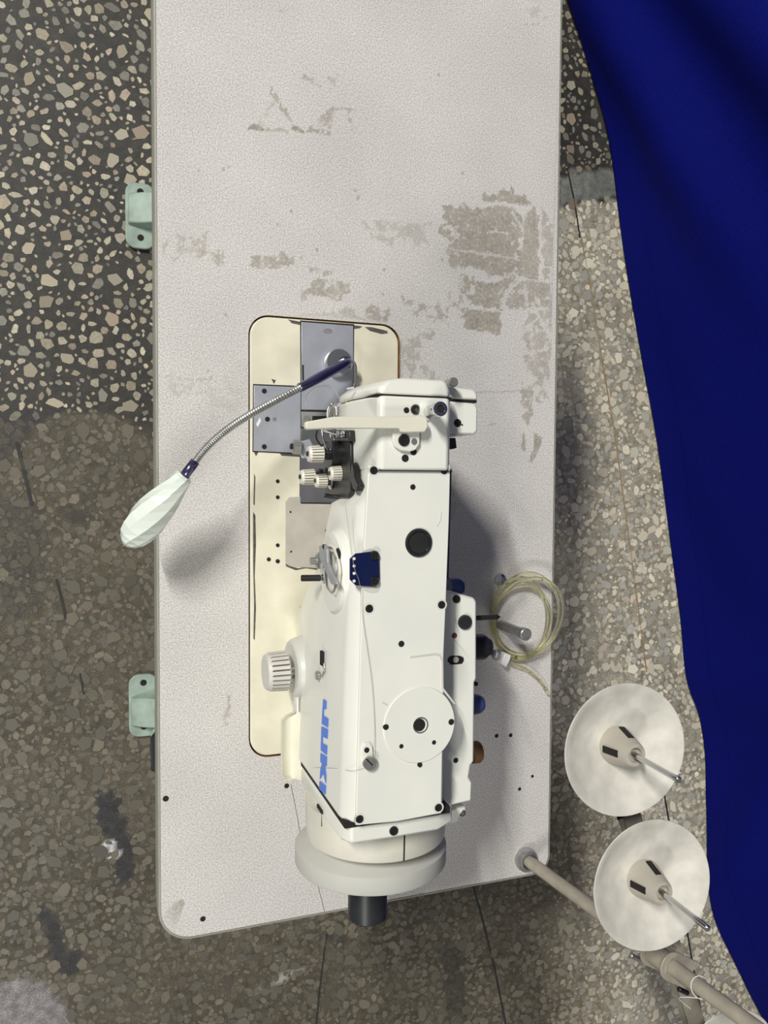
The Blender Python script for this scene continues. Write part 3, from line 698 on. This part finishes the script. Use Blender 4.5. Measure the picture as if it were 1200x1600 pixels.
plate('scratch_mark', [(682, 822), (688, 812), (689, 800), (690, 800), (689, 813), (683, 823)], .2715, .0003, paint_grey, cover)
# thread guide plate (steel, blue reflection painted in) on the front edge of the cover
tg = plate('thread_guide_plate', [(547, 873), (556, 865), (584, 861.5), (592, 868), (593, 909), (587, 917), (556, 915), (547, 906)], .2742, .0022, navy_reflection, mc, .0004)
for y in (873, 884.5, 896, 908): vcyl('guide_eyelet', 553.5, y, .2738, .2750, .0013, tie_m, tg, 12)
for y in (868, 908): screw('guide_screw', P(585, y, .2742), .0042, tg)
# post with big slotted screw at the rear of the cover
tp = plate('thread_post_plate', [(566, 1168), (570, 1162), (578, 1161), (582, 1166), (584, 1188), (578, 1196), (569, 1195), (565, 1186)], .2730, .002, paint, mc, .0006)
hole_at(573, 1172, .2730, .0024, tp)
lathe('slotted_screw', P(576.5, 1191, .2720), (0, 0, 1), [(.0062, 0), (.0062, .004), (.0056, .0048), (0, .0048)], dull, tp, 22)
prism('screw_slot', [P(571, 1186, .2770), P(573, 1185, .2770), P(583, 1195, .2770), P(581.5, 1197, .2770)], (0, 0, -.0006), hole, tp)
plate('cover_dash', [(596, 1098), (599, 1097), (606, 1101), (605, 1103)], .2716, .0004, paint_grey, cover)
# fittings on the column back
screw('ledge_screw', P(713, 936, .230), .0040, back)
lathe('rubber_plug', P(726, 972, .230) - V(0, 0, .001), (0, 0, 1), [(.0072, 0), (.0072, .0026), (.0062, .0040), (0, .0043)], rubber, back, 28)
lathe('red_ringed_hole', P(710, 993, .230) - V(0, 0, .001), (0, 0, 1), [(.0027, 0), (.0027, .0014), (.0016, .0014), (.0014, .0012), (0, .0012)], mat('red_lacquer', (.16, .05, .04), .5, noise=(60, .2)), back, 16)
plate('adjuster_slot', [(700, 1031), (702, 1026), (707, 1024.5), (718, 1024.5), (724, 1027), (725, 1032), (722, 1037), (714, 1038), (704, 1038.5)], .2303, .0006, hole, back)
vcyl('adjuster_screw', 712.5, 1031, .2300, .2312, .0030, bedgrey, back); vcyl('adjuster_pin', 705, 1031.5, .2300, .2310, .0034, black, back)
hole_at(712, 1188, .230, .0026, back)
# behind the column
cyl('lever_rod', P(735, 966, .205), P(776, 964, .205), .0026, black, mc, 12); lathe('lever_rod_tip', P(776, 964, .205), (1, -.03, 0), [(.0026, 0), (.0024, .001), (.0006, .004)], black, mc, 12)
sol = lathe('solenoid_cap', P(733, 1011, .17), (1, -.06, 0), [(.0135, 0), (.0135, .016), (.012, .019), (.0095, .0215), (.009, .024), (0, .024)], rubber, mc, 28)
cyl('solenoid_nut', P(772, 1022, .172), P(779, 1024, .172), .006, dull, mc, 6, .0004)
for x, y, r in ((714, 917, .0105), (746, 1100, .0105)):
    c = P(x, y, .185); lathe('blue_cap', c - V(.010, 0, 0), (1, 0, 0), [(r, 0), (r, .008), (r * .92, .012), (r * .7, .0155), (r * .35, .0172), (0, .0176)], bluecap, mc, 24)
c = P(744, 1175, .16); lathe('brown_pad', c - V(.006, 0, 0), (1, 0, 0), [(.0115, 0), (.0118, .008), (.010, .0105), (0, .0105)], brownpad, mc, 24)
cyl('wire_clip', P(740, 1068, .20), P(746, 1069, .20), .0022, black, mc, 10)

# head
def hsec(y, dx=0.0, dz=0.0, dl=0.0):
    return [V(.2275 + dl, y, .275 - dz), V(.2240 + dl, y, .272 - dz), V(.2150 + dl, y, .215), V(.2165 + dl, y, .180), V(.2330 + dl, y, .135), V(.2350 + dl, y, .105), V(.285 - dx, y, .105), V(.2935 - dx, y, .118), V(.2935 - dx, y, .268 - dz), V(.289 - dx, y, .275 - dz)]
loft('head', [hsec(.0085), hsec(.0728)], paint, mc, .003)
fp = loft('face_plate', [hsec(.0738), hsec(.0800, .0002, .0003, .0004), hsec(.0860, .0015, .002, .008), hsec(.0890, .0045, .0045, .022)], paint, mc, .002)
plate('face_plate_mark', [(542, 606), (553, 604), (553, 607), (542, 609)], .232, .0003, paint_grey, fp)
box('head_arm_seam', .2225, .2945, .0078, .0086, .26, .2735, hole, mc)
box('face_seam', .2220, .2925, .0727, .0739, .2, .2738, hole, mc)
# box behind the head
sb = prism('rear_box', [V(.288, .0755, .1), V(.3345, .0735, .1), V(.3375, .069, .1), V(.3375, .047, .1), V(.334, .0435, .1), V(.288, .0435, .1)], (0, 0, .136), paint, mc, .002)
prism('rear_box_cap', [V(.288, .0885, .1), V(.333, .0865, .1), V(.3365, .083, .1), V(.3375, .0763, .1), V(.288, .0768, .1)], (0, 0, .136), paint, mc, .002)
box('rear_box_seam', .29, .3365, .0740, .0765, .11, .2350, hole, mc)
hole_at(715, 661, .236, .0038, sb); hole_at(722, 664, .236, .0009, sb)
cyl('thumb_screw', P(700, 600, .24), P(709, 597, .255), .0045, dull, mc, 14)
prism('release_lever', [V(.318, .043, .17), V(.318, .024, .17), V(.323, .020, .17), V(.327, .026, .17), V(.332, .034, .17), V(.332, .043, .17)], (0, 0, .01), black, mc, .0006)
prism('release_lever_link', [P(702, 684, .2), P(712, 684, .2), P(714, 700, .2), P(706, 702, .2)], (0, 0, -.01), black, mc, .0006)
# finger guard bar across the head
gb = plate('take_up_guard', [(478, 659), (500, 655), (522, 651), (660, 650), (667, 653), (669, 660), (669, 668), (664, 675.5), (631, 676), (627, 675), (624, 669.5), (520, 669.5), (480, 671), (477.5, 668)], .2865, .0075, mat('ivory_guard_paint', (.74, .72, .60), .35, noise=(20, .05)), mc, .001)
br_ = plate('guard_bracket', [(614, 668), (614, 690), (618, 698), (627, 704), (640, 706), (650, 703), (656, 694), (657, 668)], .2795, .0045, paint, mc, .001)
screw('guard_screw', P(631, 688, .2797), .0052, br_); hole_at(647, 690, .2797, .0028, br_, m=dull)
hole_at(633, 716, .275, .0033, mc); hole_at(646, 706, .275, .0030, mc); hole_at(635, 641, .275, .0026, mc)
screw('head_screw', P(649, 640, .275), .0044, mc)
lathe('head_screw_boss', P(649, 640, .275) - V(0, 0, .001), (0, 0, 1), [(.0052, 0), (.0052, .0012), (.0046, .0012), (0, .0012)], paint_grey, mc, 20)
ab = P(668, 643, .275); lathe('adjuster_base', ab - V(0, 0, .001), (0, 0, 1), [(.0090, 0), (.0090, .0016), (.0078, .003), (0, .003)], paint, mc, 28)
adj = lathe('pressure_adjuster', ab, (0, 0, 1), [(.0050, 0), (.0050, .019), (.0060, .0205), (.0064, .022), (.0064, .0275), (.0058, .0285), (.0036, .0285), (.0034, .016), (0, .016)], chrome, mc, 32)
lathe('adjuster_rim', ab + V(0, 0, .0284), (0, 0, 1), [(.0061, 0), (.0061, .0003), (.0040, .0004), (.0036, -.001)], chrome_reflection, adj, 32, cap=False)
cyl('adjuster_bore', ab + V(0, 0, .017), ab + V(0, 0, .0272), .0035, hole, adj, 18, .0001)

# tension assembly on the front of the head
ta_plate = prism('tension_bracket', [PX(547, 690, .2135), PX(548, 768, .2135), PX(544, 778, .2135), PX(508, 778, .2135), PX(505, 700, .2135), PX(520, 688, .2135)], (.004, 0, 0), black, mc, .0008)
prism('bracket_leg', [PX(549, 722, .2125), PX(552, 728, .2125), PX(554, 745, .2125), PX(560, 758, .2125), PX(557, 768, .2125), PX(551, 764, .2125), PX(546, 748, .2125)], (.006, 0, 0), black, mc, .001)
tube('bracket_hook', spline([P(543, 752, .20), P(546, 768, .195), P(540, 775, .185), P(520, 776, .18), P(507, 774, .18)], 6), .0022, black, mc, 8)
def tension(px, py, h, r, L, discs, name):
    c = P(px, py, h); x1 = .2140
    cyl('tension_post', V(c.x + L * .2, c.y, h), V(x1, c.y, h), r * .34, black, mc, 12)
    k = ribbed(name, V(c.x + L * .5, c.y, h), (-1, -.04, .0), r, L, 18, plastic, mc)
    cyl('knob_post_end', V(c.x - L * .45, c.y, h), V(c.x - L * .62, c.y, h), r * .28, black, k, 10, .0003)
    xx = c.x + L * .55
    bm = bmesh.new(); pth = [V(xx + (x1 - .004 - xx) * t / 60, c.y + math.cos(t * .63) * r * .62, h + math.sin(t * .63) * r * .62) for t in range(61)]
    add_tube(bm, pth, .0007, 6); obj('tension_spring', bm, black, mc, smooth=True, angle=0)
    for off, rr, m_ in discs:
        lathe('tension_disc', V(xx + off, c.y, h), (1, 0, 0), [(rr * .8, -.0009), (rr, .0004), (rr * .97, .0012), (0, .0010)], m_, mc, 26)
tension(493, 709, .185, .0086, .0145, ((.008, .0105, black), (.0125, .0128, black), (.0145, .0132, chrome), (.0165, .0132, chrome)), 'tension_knob')
cyl('tension_drum', V(.2165, P(534, 709, .185).y, .187), V(.2050, P(534, 709, .185).y, .187), .0125, black, mc, 24)
tension(480.5, 745, .135, .0083, .0145, ((.003, .0095, black), (.006, .0095, black)), 'tension_knob')
tension(501.5, 751, .165, .0072, .0112, ((.003, .0088, chrome), (.005, .0085, black)), 'tension_knob')
tension(524, 739.5, .196, .0072, .0112, ((.003, .0088, chrome), (.005, .0090, black), (.007, .0088, chrome)), 'tension_knob')
nb = prism('nut_bracket', [P(470, 690, .15), P(484, 686, .15), P(492, 700, .15), P(486, 716, .15), P(473, 716, .15), P(468, 706, .15)], (0, 0, -.004), steel, mc, .0006)
cyl('lock_nut', P(457, 698, .150), P(470, 699, .150), .0072, dull, mc, 8, .0008); cyl('nut_bolt', P(453, 697, .150), P(459, 698, .150), .003, black, mc, 10)
tube('check_spring', spline([P(502, 668, .20), P(506, 690, .195), P(514, 704, .19), P(522, 690, .19), P(518, 674, .195), P(510, 672, .2)], 6), .0009, chrome, mc, 6)
tube('check_spring_loop', spline([P(496, 672, .2), P(494, 684, .195), P(502, 696, .19), P(508, 690, .19)], 6), .0008, black, mc, 6)
tube('thread_guide_wire', spline([P(503, 672, .21), P(520, 678, .208), P(540, 684, .206), P(544, 682, .206)], 6), .0008, chrome, mc, 6)
for x, y, dx in ((514, 652, 0), (520, 650, 0), (528, 654, 0)):
    cyl('guide_post', P(x, y, .155), P(x + 3, y - 18, .175), .0022, chrome, mc, 12)
tube('guide_loop', spline([P(512, 660, .17), P(512, 640, .175), P(518, 632, .178), P(524, 634, .178), P(526, 650, .175)], 6), .0011, chrome, mc, 8)
tube('brass_hook', spline([P(541, 646, .2), P(541, 632, .2), P(543, 628, .2), P(544, 634, .2)], 5), .001, mat('brass', (.6, .45, .12), .3, .9, noise=(50, .1)), mc, 6)
prism('cast_block', [PX(503, 671, .211), PX(545, 672, .211), PX(546, 690, .211), PX(503, 690, .211)], (.006, 0, 0), black, mc, .001)
for x_, m_ in ((521, chrome), (530, dull), (538, chrome)):
    q_ = PX(x_, 679, .2105); cyl('block_screw', q_, q_ - V(.003, 0, 0), .0034, m_, mc, 12, .0005)
tube('eye_shield', spline([P(476, 640, .11), P(478, 622, .115), P(490, 608, .12), P(508, 603, .125), P(522, 609, .13), P(530, 622, .135)], 8), .0010, clear, mc, 8)
# needle bar, presser bar and foot below the head
cyl('needle_bar', V(.262, .055, .02), V(.262, .055, .11), .004, chrome, mc, 14); cyl('presser_bar', V(.278, .055, .02), V(.278, .055, .11), .004, chrome, mc, 14)
box('presser_foot', .248, .292, .046, .062, .003, .012, chrome, mc, .001); cyl('needle', V(.262, .052, .006), V(.262, .052, .03), .0009, chrome, mc, 8, .0002)

# bobbin winder boss with lever on the front of the arm
bc = PX(520, 893, .2015)
lathe('winder_boss', V(.212, bc.y, bc.z), (-1, 0, 0), [(.040, 0), (.040, .008), (.037, .0125), (.030, .0135), (0, .0135)], paint, mc, 48)
wx = .1975
def on_face(px, py, x=wx): return PX(px, py, x)
tube('winder_ring', [on_face(517, 893) + V(0, math.cos(a) * .019, math.sin(a) * .019) for a in np.linspace(.3, 5.6, 30)], .0008, dull, mc, 8)
tube('winder_spring_wire', spline([on_face(512, 853), on_face(522, 856), on_face(530, 880), on_face(531, 905), on_face(524, 930)], 6), .0014, plastic, mc, 8)
lv = prism('winder_lever', [on_face(503, 853, .1945), on_face(510, 850, .1945), on_face(515, 858, .1945), on_face(516, 878, .1945), on_face(522, 895, .1945), on_face(530, 908, .1945), on_face(531, 913, .1945), on_face(522, 913, .1945), on_face(511, 888, .1945), on_face(504, 872, .1945)], (-.003, 0, 0), MATS['cast_lever'], mc, .0006)
lathe('winder_spindle', on_face(501, 876, .198), (-1, 0, 0), [(.008, 0), (.008, .003), (.006, .0045), (.0035, .0045), (.0035, .010), (0, .010)], dull, mc, 22)
prism('winder_blade', [on_face(503, 882, .1935), on_face(506, 882, .1935), on_face(508, 912, .1935), on_face(505, 912, .1935)], (-.0012, 0, 0), chrome, mc)
p = on_face(503, 903, .2); cyl('winder_pin', V(.199, p.y, p.z), V(.180, p.y, p.z - .004), .0032, black, mc, 14)
cyl('lever_pivot', on_face(507, 854, .1925), on_face(507, 854, .1925) - V(.0016, 0, 0), .0022, hole, mc, 10, .0003)
p = on_face(529, 866, .1986); cyl('boss_plug', p, p - V(.0012, 0, 0), .0058, hole, mc, 18, .0003)
p = on_face(522, 944, .2030); cyl('face_screw', p, p - V(.002, 0, 0), .0045, black, mc, 14, .0005)
# slot with a small lever on the column front
p = on_face(504.5, 1028, .1995); box('front_slot', .1970, .2, p.y - .007, p.y + .007, p.z - .0028, p.z + .0028, hole, mc, .0006)
p = on_face(499, 1055, .1990); cyl('front_pin', p, p - V(.0035, 0, 0), .0046, dull, mc, 10, .0006)
tube('front_spring', spline([on_face(506, 1036, .1985), on_face(507, 1048, .1985), on_face(502, 1057, .198)], 5), .0009, dull, mc, 6)
hole_ = on_face(547, 1225, .2); 
# stitch dial and its boss
kc = P(442, 1048, .085)
bs = loft('dial_boss', [[V(.218, kc.y + math.cos(a) * .038, max(.002, kc.z - .01 + math.sin(a) * .05)) for a in np.linspace(0, 2 * math.pi, 20, endpoint=False)],
                        [V(.193, kc.y + math.cos(a) * .030, max(.002, kc.z - .01 + math.sin(a) * .038)) for a in np.linspace(0, 2 * math.pi, 20, endpoint=False)]], paint_grey, mc, .003)
ribbed('stitch_dial', V(.1865, kc.y, kc.z), (-1, 0, .04), .0215, .024, 24, knobgrey, mc, .96, mat('dial_groove', (.36, .34, .30), .6, noise=(60, .2)))
cyl('dial_shaft', V(.195, kc.y, kc.z), V(.183, kc.y, kc.z), .009, dull, mc, 16); cyl('dial_stop', V(.190, kc.y - .012, kc.z + .014), V(.178, kc.y - .013, kc.z + .014), .0022, dull, mc, 8)
prism('dial_index_plate', [V(.198, kc.y - .028, .07), V(.198, kc.y - .060, .07), V(.198, kc.y - .060, .09), V(.198, kc.y - .028, .09)], (-.0015, 0, 0), tie_m, mc)
# reverse feed lever: curved plate beside the column
lev = [(442, 1128), (447, 1119), (454, 1115), (464, 1114)]
secs = []
for yy, w in ((1114, .35), (1118, .75), (1126, 1), (1170, 1.02), (1212, .98), (1219, .85), (1221, .6)):
    a = P(472 - 32 * w, yy, .095); b_ = P(474, yy, .095); s_ = []
    for i in range(9):
        t = i / 8; q = a.lerp(b_, t); s_.append(V(q.x, q.y, .095 - .007 * math.sin(min(1, t * 1.15) * math.pi) + .004 * t))
    s_ += [V(q.x, q.y, q.z - .004) for q in s_[::-1]]
    secs.append(s_)
loft('reverse_lever', secs, mat('ivory_lever_paint', (.72, .70, .57), .35, noise=(30, .08)), mc, .001)
cyl('lever_arm', P(468, 1165, .085), V(.23, P(468, 1165, .085).y, .08), .007, paint_grey, mc, 14)

# blue JUKI lettering on the column front
def letter(name, poly):
    """flat print outline on the column front (the face leans in slightly along y)"""
    pts = []
    for cx, cy in poly:
        x = .1978
        for _ in range(3): q = PX(460 + cx / 9.41, 1080 + cy / 9.41, x); x = .1990 + (q.y + .22) * .0305 - .0002
        pts.append(q)
    return prism(name, pts, (-.0007, 0, 0), logo_blue, mc)
letter('logo_letter', [(430, 115), (473, 145), (469, 265), (437, 252), (432, 362), (500, 402), (496, 530), (408, 478)])
letter('logo_letter', [(405, 518), (495, 560), (488, 697), (420, 662), (415, 765), (485, 800), (478, 935), (395, 868)])
letter('logo_letter', [(392, 910), (480, 965), (476, 1098), (452, 1095), (470, 1230), (468, 1352), (430, 1202), (380, 1290), (390, 1140), (412, 1068), (388, 1030)])
letter('logo_letter', [(378, 1320), (466, 1390), (460, 1518), (370, 1430)])

# rear end: end cover, drum, handwheel
def esec(y, k, cx=.258, cz=.170, r=.072):
    """blend from the column section (k=0) to a circle (k=1)"""
    base = [(.205, .262), (.1985, .252), (.1965, .2), (.1965, .11), (.215, .07), (.255, .06), (.300, .07), (.312, .10), (.312, .2), (.308, .250), (.288, .262), (.245, .263)]
    out = []
    for x, z in base:
        a = math.atan2(z - cz, x - cx); qx, qz = cx + r * math.cos(a), cz + r * math.sin(a); out.append(V(x * (1 - k) + qx * k, y, z * (1 - k) + qz * k))
    return out
box('end_gap', .1985, .30, -.3070, -.3005, .1, .2625, hole, mc)
loft('end_cover', [esec(-.3065, 0), esec(-.322, 0)], paint, mc, .002)
def fine(s):   # add midpoints on the circle for a rounder drum
    return s
ring = lambda y, r, cx=.258, cz=.168, n=48: [V(cx + r * math.cos(a), y, cz + r * math.sin(a)) for a in np.linspace(0, 2 * math.pi, n, endpoint=False)]
drum_p = [(-.320, .0722), (-.340, .0715), (-.356, .0708), (-.3580, .0700), (-.3585, .066)]
loft('end_drum', [ring(y, r, .2605, .1675, 72) for y, r in drum_p], drum_m, mc, 0, smooth=True)
prism('drum_seam', [V(.2635, y, .1675 + r - .001) for y, r in drum_p[:4]] + [V(.2635, y, .1675 + r + .0003) for y, r in drum_p[:4][::-1]], (.0013, 0, 0), hole, mc)
screw('end_screw', P(615, 1298, .263), .0042, mc)
plate('end_bracket', [(688, 1272), (727, 1259), (728, 1268), (719, 1273), (716, 1284), (690, 1290)], .215, .012, paint, mc, .001)
p = PX(501, 1274, .1965); box('end_notch', .1950, .2, p.y - .007, p.y + .008, p.z - .009, p.z + .009, hole, mc)
cyl('bracket_screw', P(722, 1268, .2), P(722, 1270, .2155), .0035, black, mc, 12)
wc = V(.2605, 0, .152)
whl = lathe('handwheel', V(wc.x, -.361, wc.z), (0, -1, 0), [(.045, -.001), (.0600, .0015), (.0690, .0075), (.0774, .0138), (.0785, .0148), (.0785, .0305), (.0772, .0325), (.071, .0335), (.068, .028), (.022, .026), (.021, .034)], wheel_m, mc, 96)
cyl('handwheel_knob', V(.2575, -.3880, .152), V(.2575, -.4560, .152), .0205, rubber, mc, 40, .0015)

# ------------------------------------------------------------------ gooseneck lamp
lb = P(527, 568, .0025)
lamp = empty('gooseneck_lamp', lb, 'white faceted work lamp on a chrome gooseneck with magnetic base', 'lamp')
lathe('magnet_base', lb, (0, 0, 1), [(.0160, 0), (.0168, .001), (.0168, .0075), (.0155, .0095), (.008, .0110), (0, .0112)], chrome, lamp, 40)
lathe('swivel_ball', lb + V(.006, 0, .0095), (0, 0, 1), [(.006, 0), (.0072, .004), (.006, .009), (.002, .0115), (0, .0118)], chrome_reflection, lamp, 24)
tube('stem', spline([P(547, 565, .022), P(540, 568, .032), P(510, 584, .045), P(480, 600, .055), P(468, 606, .058)], 8), lambda t, i: .0036 + .0022 * math.sin(math.pi * min(1, t * 1.3) * .75), chrome_reflection, lamp, 14)
gp = spline([P(470, 605, .057), P(430, 626, .072), P(390, 648, .084), P(355, 671, .092), P(325, 697, .096), P(303, 724, .096)], 44)
tube('gooseneck', gp, lambda t, i: .0042 if (i % 4 < 2) else .0030, dull, lamp, 12)
tube('ferrule', [P(305, 721, .096), P(296, 733, .096), P(285, 748, .095)], .0050, chrome_reflection, lamp, 16)
a = P(289, 743, .095); e = P(197, 851, .070); ax = (e - a).normalized(); Lh = (e - a).length
u_, w_, _ = frame(ax); bm = bmesh.new(); rings = []; ns = 9
prof = [(0.0, .0078), (.03, .0098), (.13, .0112), (.24, .0138), (.38, .0168), (.52, .0188), (.66, .0192), (.79, .0176), (.89, .0146), (.96, .0098), (1.0, .0045)]
for k, (s, r_) in enumerate(prof):
    tw = k * math.pi / ns * .45
    rings.append([bm.verts.new(a + ax * (Lh * s) + (u_ * math.cos(2 * math.pi * i / ns + tw) + w_ * math.sin(2 * math.pi * i / ns + tw)) * r_) for i in range(ns)])
for r1, r2 in zip(rings, rings[1:]):
    for i in range(ns): bm.faces.new((r1[i], r1[(i + 1) % ns], r2[(i + 1) % ns], r2[i]))
bm.faces.new(rings[0][::-1]); bm.faces.new(rings[-1])
obj('lamp_head', bm, lampw, lamp)
tube('lamp_cable', spline([P(548, 562, .022), P(555, 570, .020), P(556, 590, .012), P(553, 606, .006), P(551, 640, .004)], 8), .0016, dull, lamp, 8)

# ------------------------------------------------------------------ thread stand
pb = P(820, 1341, 0); pc = P(1035, 1499, .215); pdir = (pc - pb) / .215
stand = empty('thread_stand', pb, 'grey thread stand pole with white spool dishes at the table corner', 'thread stand')
cyl('pole', pb - pdir * .05, pb + pdir * .80, .0082, pole_m, stand, 28)
lathe('pole_collar', pb, (0, 0, 1), [(.0155, 0), (.0160, .003), (.0150, .008), (.0125, .012), (.0098, .0125), (.0098, .0)], dull, stand, 36)
cyl('pole_nut', pb - V(0, 0, .06), pb - V(0, 0, .045), .016, dull, stand, 6)
d1 = P(964, 1164, .232); d2 = P(1006, 1372, .232); stepv = (d2 - d1); d3 = P(1124, 1655, .205)
bar0 = d1 - stepv.normalized() * .03; bar1 = d3 + stepv.normalized() * .03; bd = stepv.normalized(); bn = bd.cross(V(0, 0, 1)).normalized() * .011
zt = -.020
def chan(q, z0, z1, off, wd): return None
for sgn in (-1, 1):
    o_ = bn * sgn
    prism('crossbar_flange', [bar0 + o_ + V(0, 0, zt - .014), bar1 + o_ + V(0, 0, zt - .014), bar1 + o_ + V(0, 0, zt), bar0 + o_ + V(0, 0, zt)], tuple(-bn.normalized() * sgn * .002), pole_m, stand)
prism('crossbar', [bar0 - bn + V(0, 0, zt - .002), bar1 - bn + V(0, 0, zt - .002), bar1 + bn + V(0, 0, zt - .002), bar0 + bn + V(0, 0, zt - .002)], (0, 0, .002), pole_m, stand)
for k_ in (.5, 1.55):
    c_ = d1 + stepv * k_ * .97
    prism('crossbar_slot', [c_ - bn * .5 - bd * .018 + V(0, 0, zt), c_ + bn * .5 - bd * .018 + V(0, 0, zt), c_ + bn * .5 + bd * .018 + V(0, 0, zt), c_ - bn * .5 + bd * .018 + V(0, 0, zt)], (0, 0, .0005), hole, stand)
# clamp: two cheeks round the pole
for hh in (.200, .226):
    c_ = pb + pdir * hh; pts = []
    for i in range(13):
        a_ = math.radians(-90 + 180 * i / 12); pts.append(c_ + V(math.cos(a_) * .016, math.sin(a_) * .016, 0))
    pts += [c_ + V(-.03, .016, 0), c_ + V(-.03, -.016, 0)]
    pts = [V(p_.x, p_.y, p_.z) for p_ in pts]
    rot = Matrix.Rotation(math.radians(150), 3, 'Z'); pts = [c_ + rot @ (p_ - c_) for p_ in pts]
    prism('clamp_cheek', pts, (0, 0, .003), pole_m, stand, .0008)
c_ = pb + pdir * .2145; cyl('clamp_sleeve', c_ - pdir * .0135, c_ + pdir * .0135, .0115, pole_m, stand, 24)
cyl('clamp_bolt', P(1003, 1502, .19), P(985, 1492, .19), .0028, dull, stand, 10); cyl('clamp_bolt', P(1060, 1545, .20), P(1075, 1552, .20), .0028, black, stand, 10)
tube('wire_loop', [pb + pdir * .262 + V(math.cos(a_) * .0105, math.sin(a_) * .0105,   .004 * math.cos(a_ + 1)) for a_ in np.linspace(0, 2 * math.pi, 28, endpoint=False)], .0005, tie_m, stand, 6, closed=True)
tube('loose_wire', spline([pb + pdir * .262 + V(-.004, -.0105, 0), pb + pdir * .25 + V(-.006, -.025, -.01), pb + pdir * .25 + V(.02, -.05, -.02)], 8), .0005, tie_m, stand, 6)
def dish(c, n, lbl):
    n = Vector(n).normalized()
    prof = [(.003, -.0035), (.022, -.0035), (.030, -.0025), (.048, .0035), (.060, .0100), (.0675, .0155), (.0685, .0165), (.0680, .0175), (.0665, .0172), (.059, .0118), (.047, .0053), (.030, -.0005), (.020, .0), (0, .0)]
    d_ = lathe('spool_dish', c, n, prof, dish_m, stand, 64); d_['label'] = lbl
    cn = lathe('spool_cone', c, n, [(.0205, 0), (.0200, .003), (.0122, .033), (.0112, .035), (.0075, .035), (.0070, .030), (0, .030)], cone_m, d_, 32)
    # slots in the cone
    u0, w0, _ = frame(n)
    for ang in (182, 82):
        a_ = math.radians(ang); rd = V(math.cos(a_), math.sin(a_), 0); tn = V(-math.sin(a_), math.cos(a_), 0)
        pts = []
        for s_, h_ in ((-1, .004), (1, .004), (1, .024), (-1, .024)):
            rr = .0203 - (.0078 * (h_ - .003) / .030)
            pts.append(c + n * h_ + rd * (rr + .0003) + tn * (.0034 * s_))
        prism('cone_slot', pts, tuple(-rd * .0015), hole, d_)
    cyl('spool_pin', c + n * .02, c + n * .108, .0030, chrome, d_, 16, .001)
    cyl('dish_stud', c - n * .022, c - n * .003, .005, dull, d_, 12)
dish(d1, (-.10, .03, 1), 'white dish farthest from the pole clamp'); dish(d2, (-.10, .05, 1), 'white dish next to the pole clamp'); dish(d3, (-.05, .03, 1), 'white dish cut by the picture edge')

# ------------------------------------------------------------------ coil of clear tube and small things behind the machine
cc = P(814, 963, .006); path = []
for i in range(0, 4 * 40 + 2):
    t = i / 40; ang = math.radians(-100) - t * 2 * math.pi
    k = math.sin(t * 1.7) ; rx = .0415 + .003 * math.sin(t * 2.3 + 1); ry = .0520 + .004 * math.sin(t * 3.1)
    ox = .002 * math.sin(t * 5.0) + (.006 if t > 3 else 0) * math.sin(math.pi * min(1, max(0, (t - 3))))
    oy = .004 * math.sin(t * 2.0 + 2) - .002
    sep = .5 + .5 * math.cos(ang - math.radians(35))           # loops fan out on the far side
    z = .003 + .0046 * t * (.35 + .75 * sep) + .003 * sep
    path.append(V(cc.x + ox + rx * math.cos(ang) + .007 * sep * (t - 1.8) * .6, cc.y + oy + ry * math.sin(ang) + .006 * sep * (t - 1.8) * .5, z))
tail = [P(800, 1037, .006), P(822, 1046, .005), P(840, 1060, .004), P(852, 1076, .004), P(859, 1092, -.006), P(862, 1108, -.03), P(858, 1120, -.08), P(852, 1125, -.15)]
path = spline(tail[::-1] + [path[0].lerp(tail[0], .35)] , 6)[:-1] + path
coil = empty('tube_coil', cc - V(0, 0, .006), 'coil of clear yellowish plastic tube lying behind the machine', 'tube')
tube('coiled_tube', path, .0024, vinyl, coil, 12)
tp_ = P(789, 1030, .008); prism('cable_tie', [P(783, 1036, .018), P(790, 1020, .018), P(799, 1024, .018), P(797, 1032, .018), P(791, 1043, .018)], (0, 0, -.016), tie_m, coil, .001)
b0 = P(782, 976, .0)
pin = empty('rest_pin', b0, 'upright zinc bolt standing inside the tube coil', 'bolt')
cyl('shank', b0, b0 + V(.001, -.001, .056), .0062, dull, pin, 20); cyl('bolt_head', b0 + V(.001, -.001, .055), b0 + V(.001, -.001, .0655), .0078, dull, pin, 20, .001)
wz = P(781, 906, 0); ws = lathe('steel_button', wz, (0, 0, 1), [(.0085, 0), (.0088, .001), (.0080, .0028), (.004, .0042), (0, .0045)], chrome, None, 28)
tag(ws, 'small round steel button on the table under the upper edge of the tube coil', 'screw')

# ------------------------------------------------------------------ loose threads
th = tube('loose_thread', spline([P(540, 790, .262), P(545, 830, .263), P(553, 884, .2765), P(562, 912, .2765), P(566, 960, .2735), P(573, 1010, .2735), P(580, 1060, .2735), P(584, 1110, .2735), P(585, 1160, .2740), P(580, 1190, .2790)], 8), .00018, thread_m, None, 5)
tag(th, 'fine pale thread running along the machine arm from the guide plate with painted blue reflection', 'thread')
th2 = tube('loose_thread', spline([P(571, 1199, .2735), P(550, 1204, .268), P(520, 1200, .23), P(490, 1199, .16), P(474, 1197, .110)], 8), .00016, thread_m, None, 5)
tag(th2, 'fine pale thread crossing the blue logo to the slotted screw', 'thread')
th3 = tube('loose_thread', spline([P(454, 1225, .0008), P(460, 1255, .0008), P(468, 1300, .0008), P(470, 1325, .0008), P(492, 1370, .0008), P(500, 1398, .0008), P(507, 1426, .0008)], 8), .0003, thread_m, None, 5)
tag(th3, 'thin thread lying on the table top beside the handwheel', 'thread')
